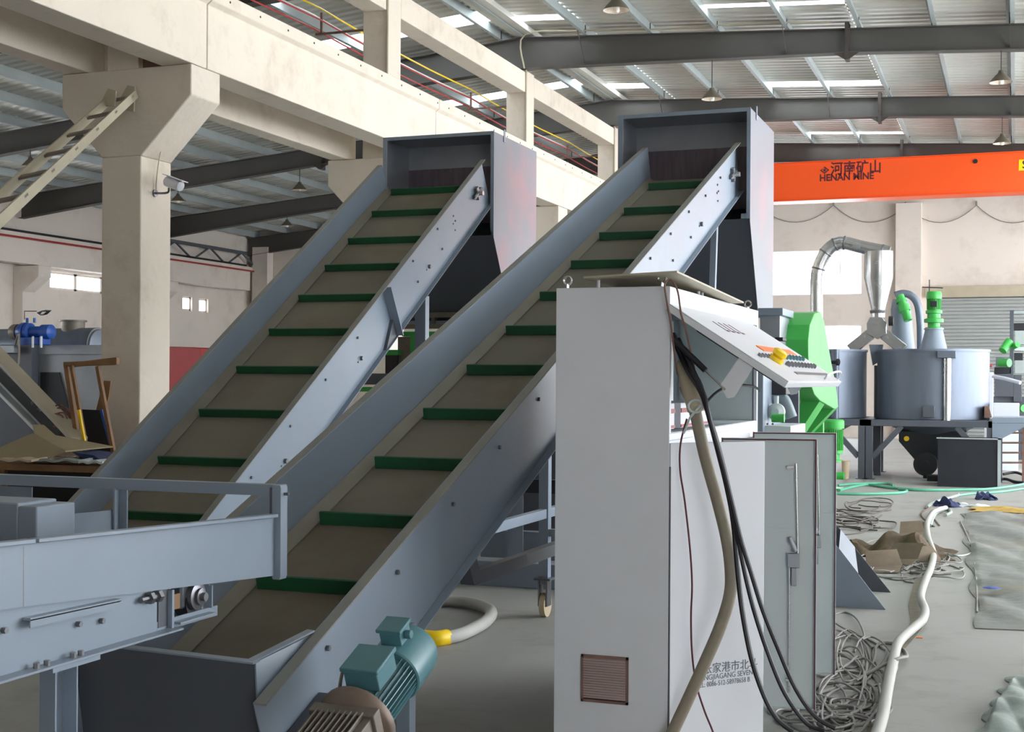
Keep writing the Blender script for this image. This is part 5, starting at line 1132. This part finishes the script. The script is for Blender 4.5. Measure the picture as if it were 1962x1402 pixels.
for k, (x, y, w, d, h, z, rot, lab) in enumerate([(1690, 1092, .32, .22, .10, .10, .3, 'torn cardboard piece at the left of the scrap pile'), (1732, 1082, .34, .24, .16, .12, -.4, 'folded cardboard piece in the middle of the scrap pile'), (1772, 1078, .26, .2, .14, .08, .7, 'cardboard piece standing on edge at the right of the scrap pile'), (1745, 1048, .24, .18, .14, .2, .2, 'cardboard flap on top of the scrap pile')]):
    c_ = AT(x, y, Z=FZ)+Vector((0, 0, z)); a = Vector((math.cos(rot), math.sin(rot), .1))*w/2; b_ = Vector((-math.sin(rot)*.6, math.cos(rot)*.6, .55))*d/2
    o = MB().plate([c_-a-b_, c_+a-b_, c_+a*.9+b_, c_-a*.8+b_*1.1], (0, .01, .006)).plate([c_-a-b_, c_+a-b_, c_+a*.8-b_*2+Vector((0, -.1, .02)), c_-a*.9-b_*1.7+Vector((0, -.12, .02))], (0, .01, .006)).build('cardboard_piece', 'cardb'); tag(o, lab, 'cardboard')
crumple('blue_cloth', 'dark blue cloth bundle lying across the pale hose', 'cloth', 1812, 970, .32, .22, .12, 'bluec', 4)
crumple('blue_glove', 'small dark blue cloth on the floor right of the hose end', 'cloth', 1890, 957, .22, .2, .12, 'bluec', 5)
crumple('pale_rag', 'pale flattened rag between the two blue cloths', 'cloth', 1860, 970, .4, .25, .04, 'inner', 6)
# tarpaulins
def tarp(name, lab, pts, nx, ny, h, m, seed, sc=6):
    r_ = random.Random(seed); q = [AT(x, y, Z=FZ) for x, y in pts]; ph = [r_.random()*6 for _ in range(8)]
    def f(u, v):
        p = q[0].lerp(q[1], u).lerp(q[3].lerp(q[2], u), v)
        e = min(1, min(u, v, 1-u, 1-v)*14)
        z = h*(.5+.5*math.sin(sc*p.x*1.7+ph[0]+2*math.sin(p.y*1.3+ph[1])))*(.5+.5*math.sin(sc*p.y+ph[2]+1.5*math.sin(p.x*3+ph[3])))
        z += h*.5*abs(math.sin(sc*2.3*p.x+ph[4]+p.y*3))*abs(math.sin(sc*1.9*p.y+ph[5]))
        j = .03*math.sin(31*v+ph[6])*(1 if u < .03 else 0)
        return Vector((p.x+j, p.y, FZ+.008+z*e))
    o = MB().grid(f, nx, ny, (0, 0, -.006)).build(name, m, ang=30); return tag(o, lab, 'tarpaulin')
tarp('tarpaulin', 'large grey stained tarpaulin spread on the floor at the right edge', [(1875, 1205), (2120, 1215), (2060, 962), (1842, 985)], 60, 60, .05, 'tarp', 2, 3.2)
tarp('tarpaulin', 'crumpled pale green tarpaulin in the bottom right corner', [(1862, 1430), (2100, 1460), (2080, 1270), (1938, 1298)], 60, 60, .07, 'tarpg', 3, 6)
q = AT(1900, 1143, Z=FZ); tag(MB().lathe([(.07, 0), (.06, .004)], q+Vector((0, 0, .07)), (0, 0, 1), 12).build('blue_patch', 'blue'), 'small bright blue patch on the grey tarpaulin', 'patch')
crumple('yellow_dust', 'yellow ochre dust heap on the far end of the grey tarpaulin', 'heap', 1965, 982, 1.3, .7, .03, mat('ochre_dust', srgb(178, 146, 70), .95, var=.2, vscale=8), 9, .02)
# grey triangular brackets leaning beyond the doors
tb_ = thing('triangular_bracket', 'pair of grey sheet-metal triangles welded in a V, beyond the far door', 'bracket', AT(1650, 1160, Z=FZ))
Y1 = AT(1695, 1168, Z=FZ).y; Y2 = AT(1706, 1135, Z=FZ).y
P = [AT(1560, 990, Y=Y1), AT(1697, 1168, Y=Y1), AT(1560, 1160, Y=Y1)]; P[2].z = P[1].z
MB().plate(P, (0, .008, 0)).build('front_triangle', 'paint', tb_)
P2 = [AT(1570, 965, Y=Y2), AT(1707, 1135, Y=Y2), AT(1570, 1132, Y=Y2)]; P2[2].z = P2[1].z
MB().plate(P2, (0, .008, 0)).build('rear_triangle', 'paintd', tb_)
m0 = P[0].lerp(P[1], .62); m1 = P2[0].lerp(P2[1], .5)
MB().plate([P[0].lerp(P[1], .35), m0, m1, P2[0].lerp(P2[1], .3)], (0, 0, .006)).build('web_plate', 'paint', tb_)
for (x, y, l) in ((1925, 925, 'dark fittings lying on the floor right of the dark steel box'), (1945, 912, 'short dark pipe on the floor at the right edge')):
    c_ = AT(x, y, Z=FZ); tag(MB().tube([c_+Vector((-.2, 0, .03)), c_+Vector((0, .1, .06)), c_+Vector((.15, -.1, .03)), c_+Vector((.3, -.25, .03))], .025, n=8).build('pipe_fitting', 'dark'), l, 'pipe')
for (x, y, l) in ((1762, 1222, 'tiny orange scrap on the floor right of the pale hose'), (1590, 1180, 'small paper scrap beside the near cable heap')):
    c_ = AT(x, y, Z=FZ); tag(MB().box(c_.x-.02, c_.x+.02, c_.y-.01, c_.y+.01, FZ, FZ+.006).build('scrap', 'orangep'), l, 'scrap')

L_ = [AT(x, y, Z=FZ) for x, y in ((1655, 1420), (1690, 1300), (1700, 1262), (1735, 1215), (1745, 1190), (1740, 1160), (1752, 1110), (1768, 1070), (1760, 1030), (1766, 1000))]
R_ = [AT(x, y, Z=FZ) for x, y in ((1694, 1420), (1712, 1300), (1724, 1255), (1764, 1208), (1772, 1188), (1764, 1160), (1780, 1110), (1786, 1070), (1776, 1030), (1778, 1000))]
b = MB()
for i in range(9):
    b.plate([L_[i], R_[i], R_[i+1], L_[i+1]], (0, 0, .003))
tag(b.build('floor_streak', mat('brown_streak', srgb(124, 116, 100), .8, var=.15, vscale=9)), 'brown streak on the floor along the pale hose', 'stain')  # thin brown strip laid flat on the floor beside the hose
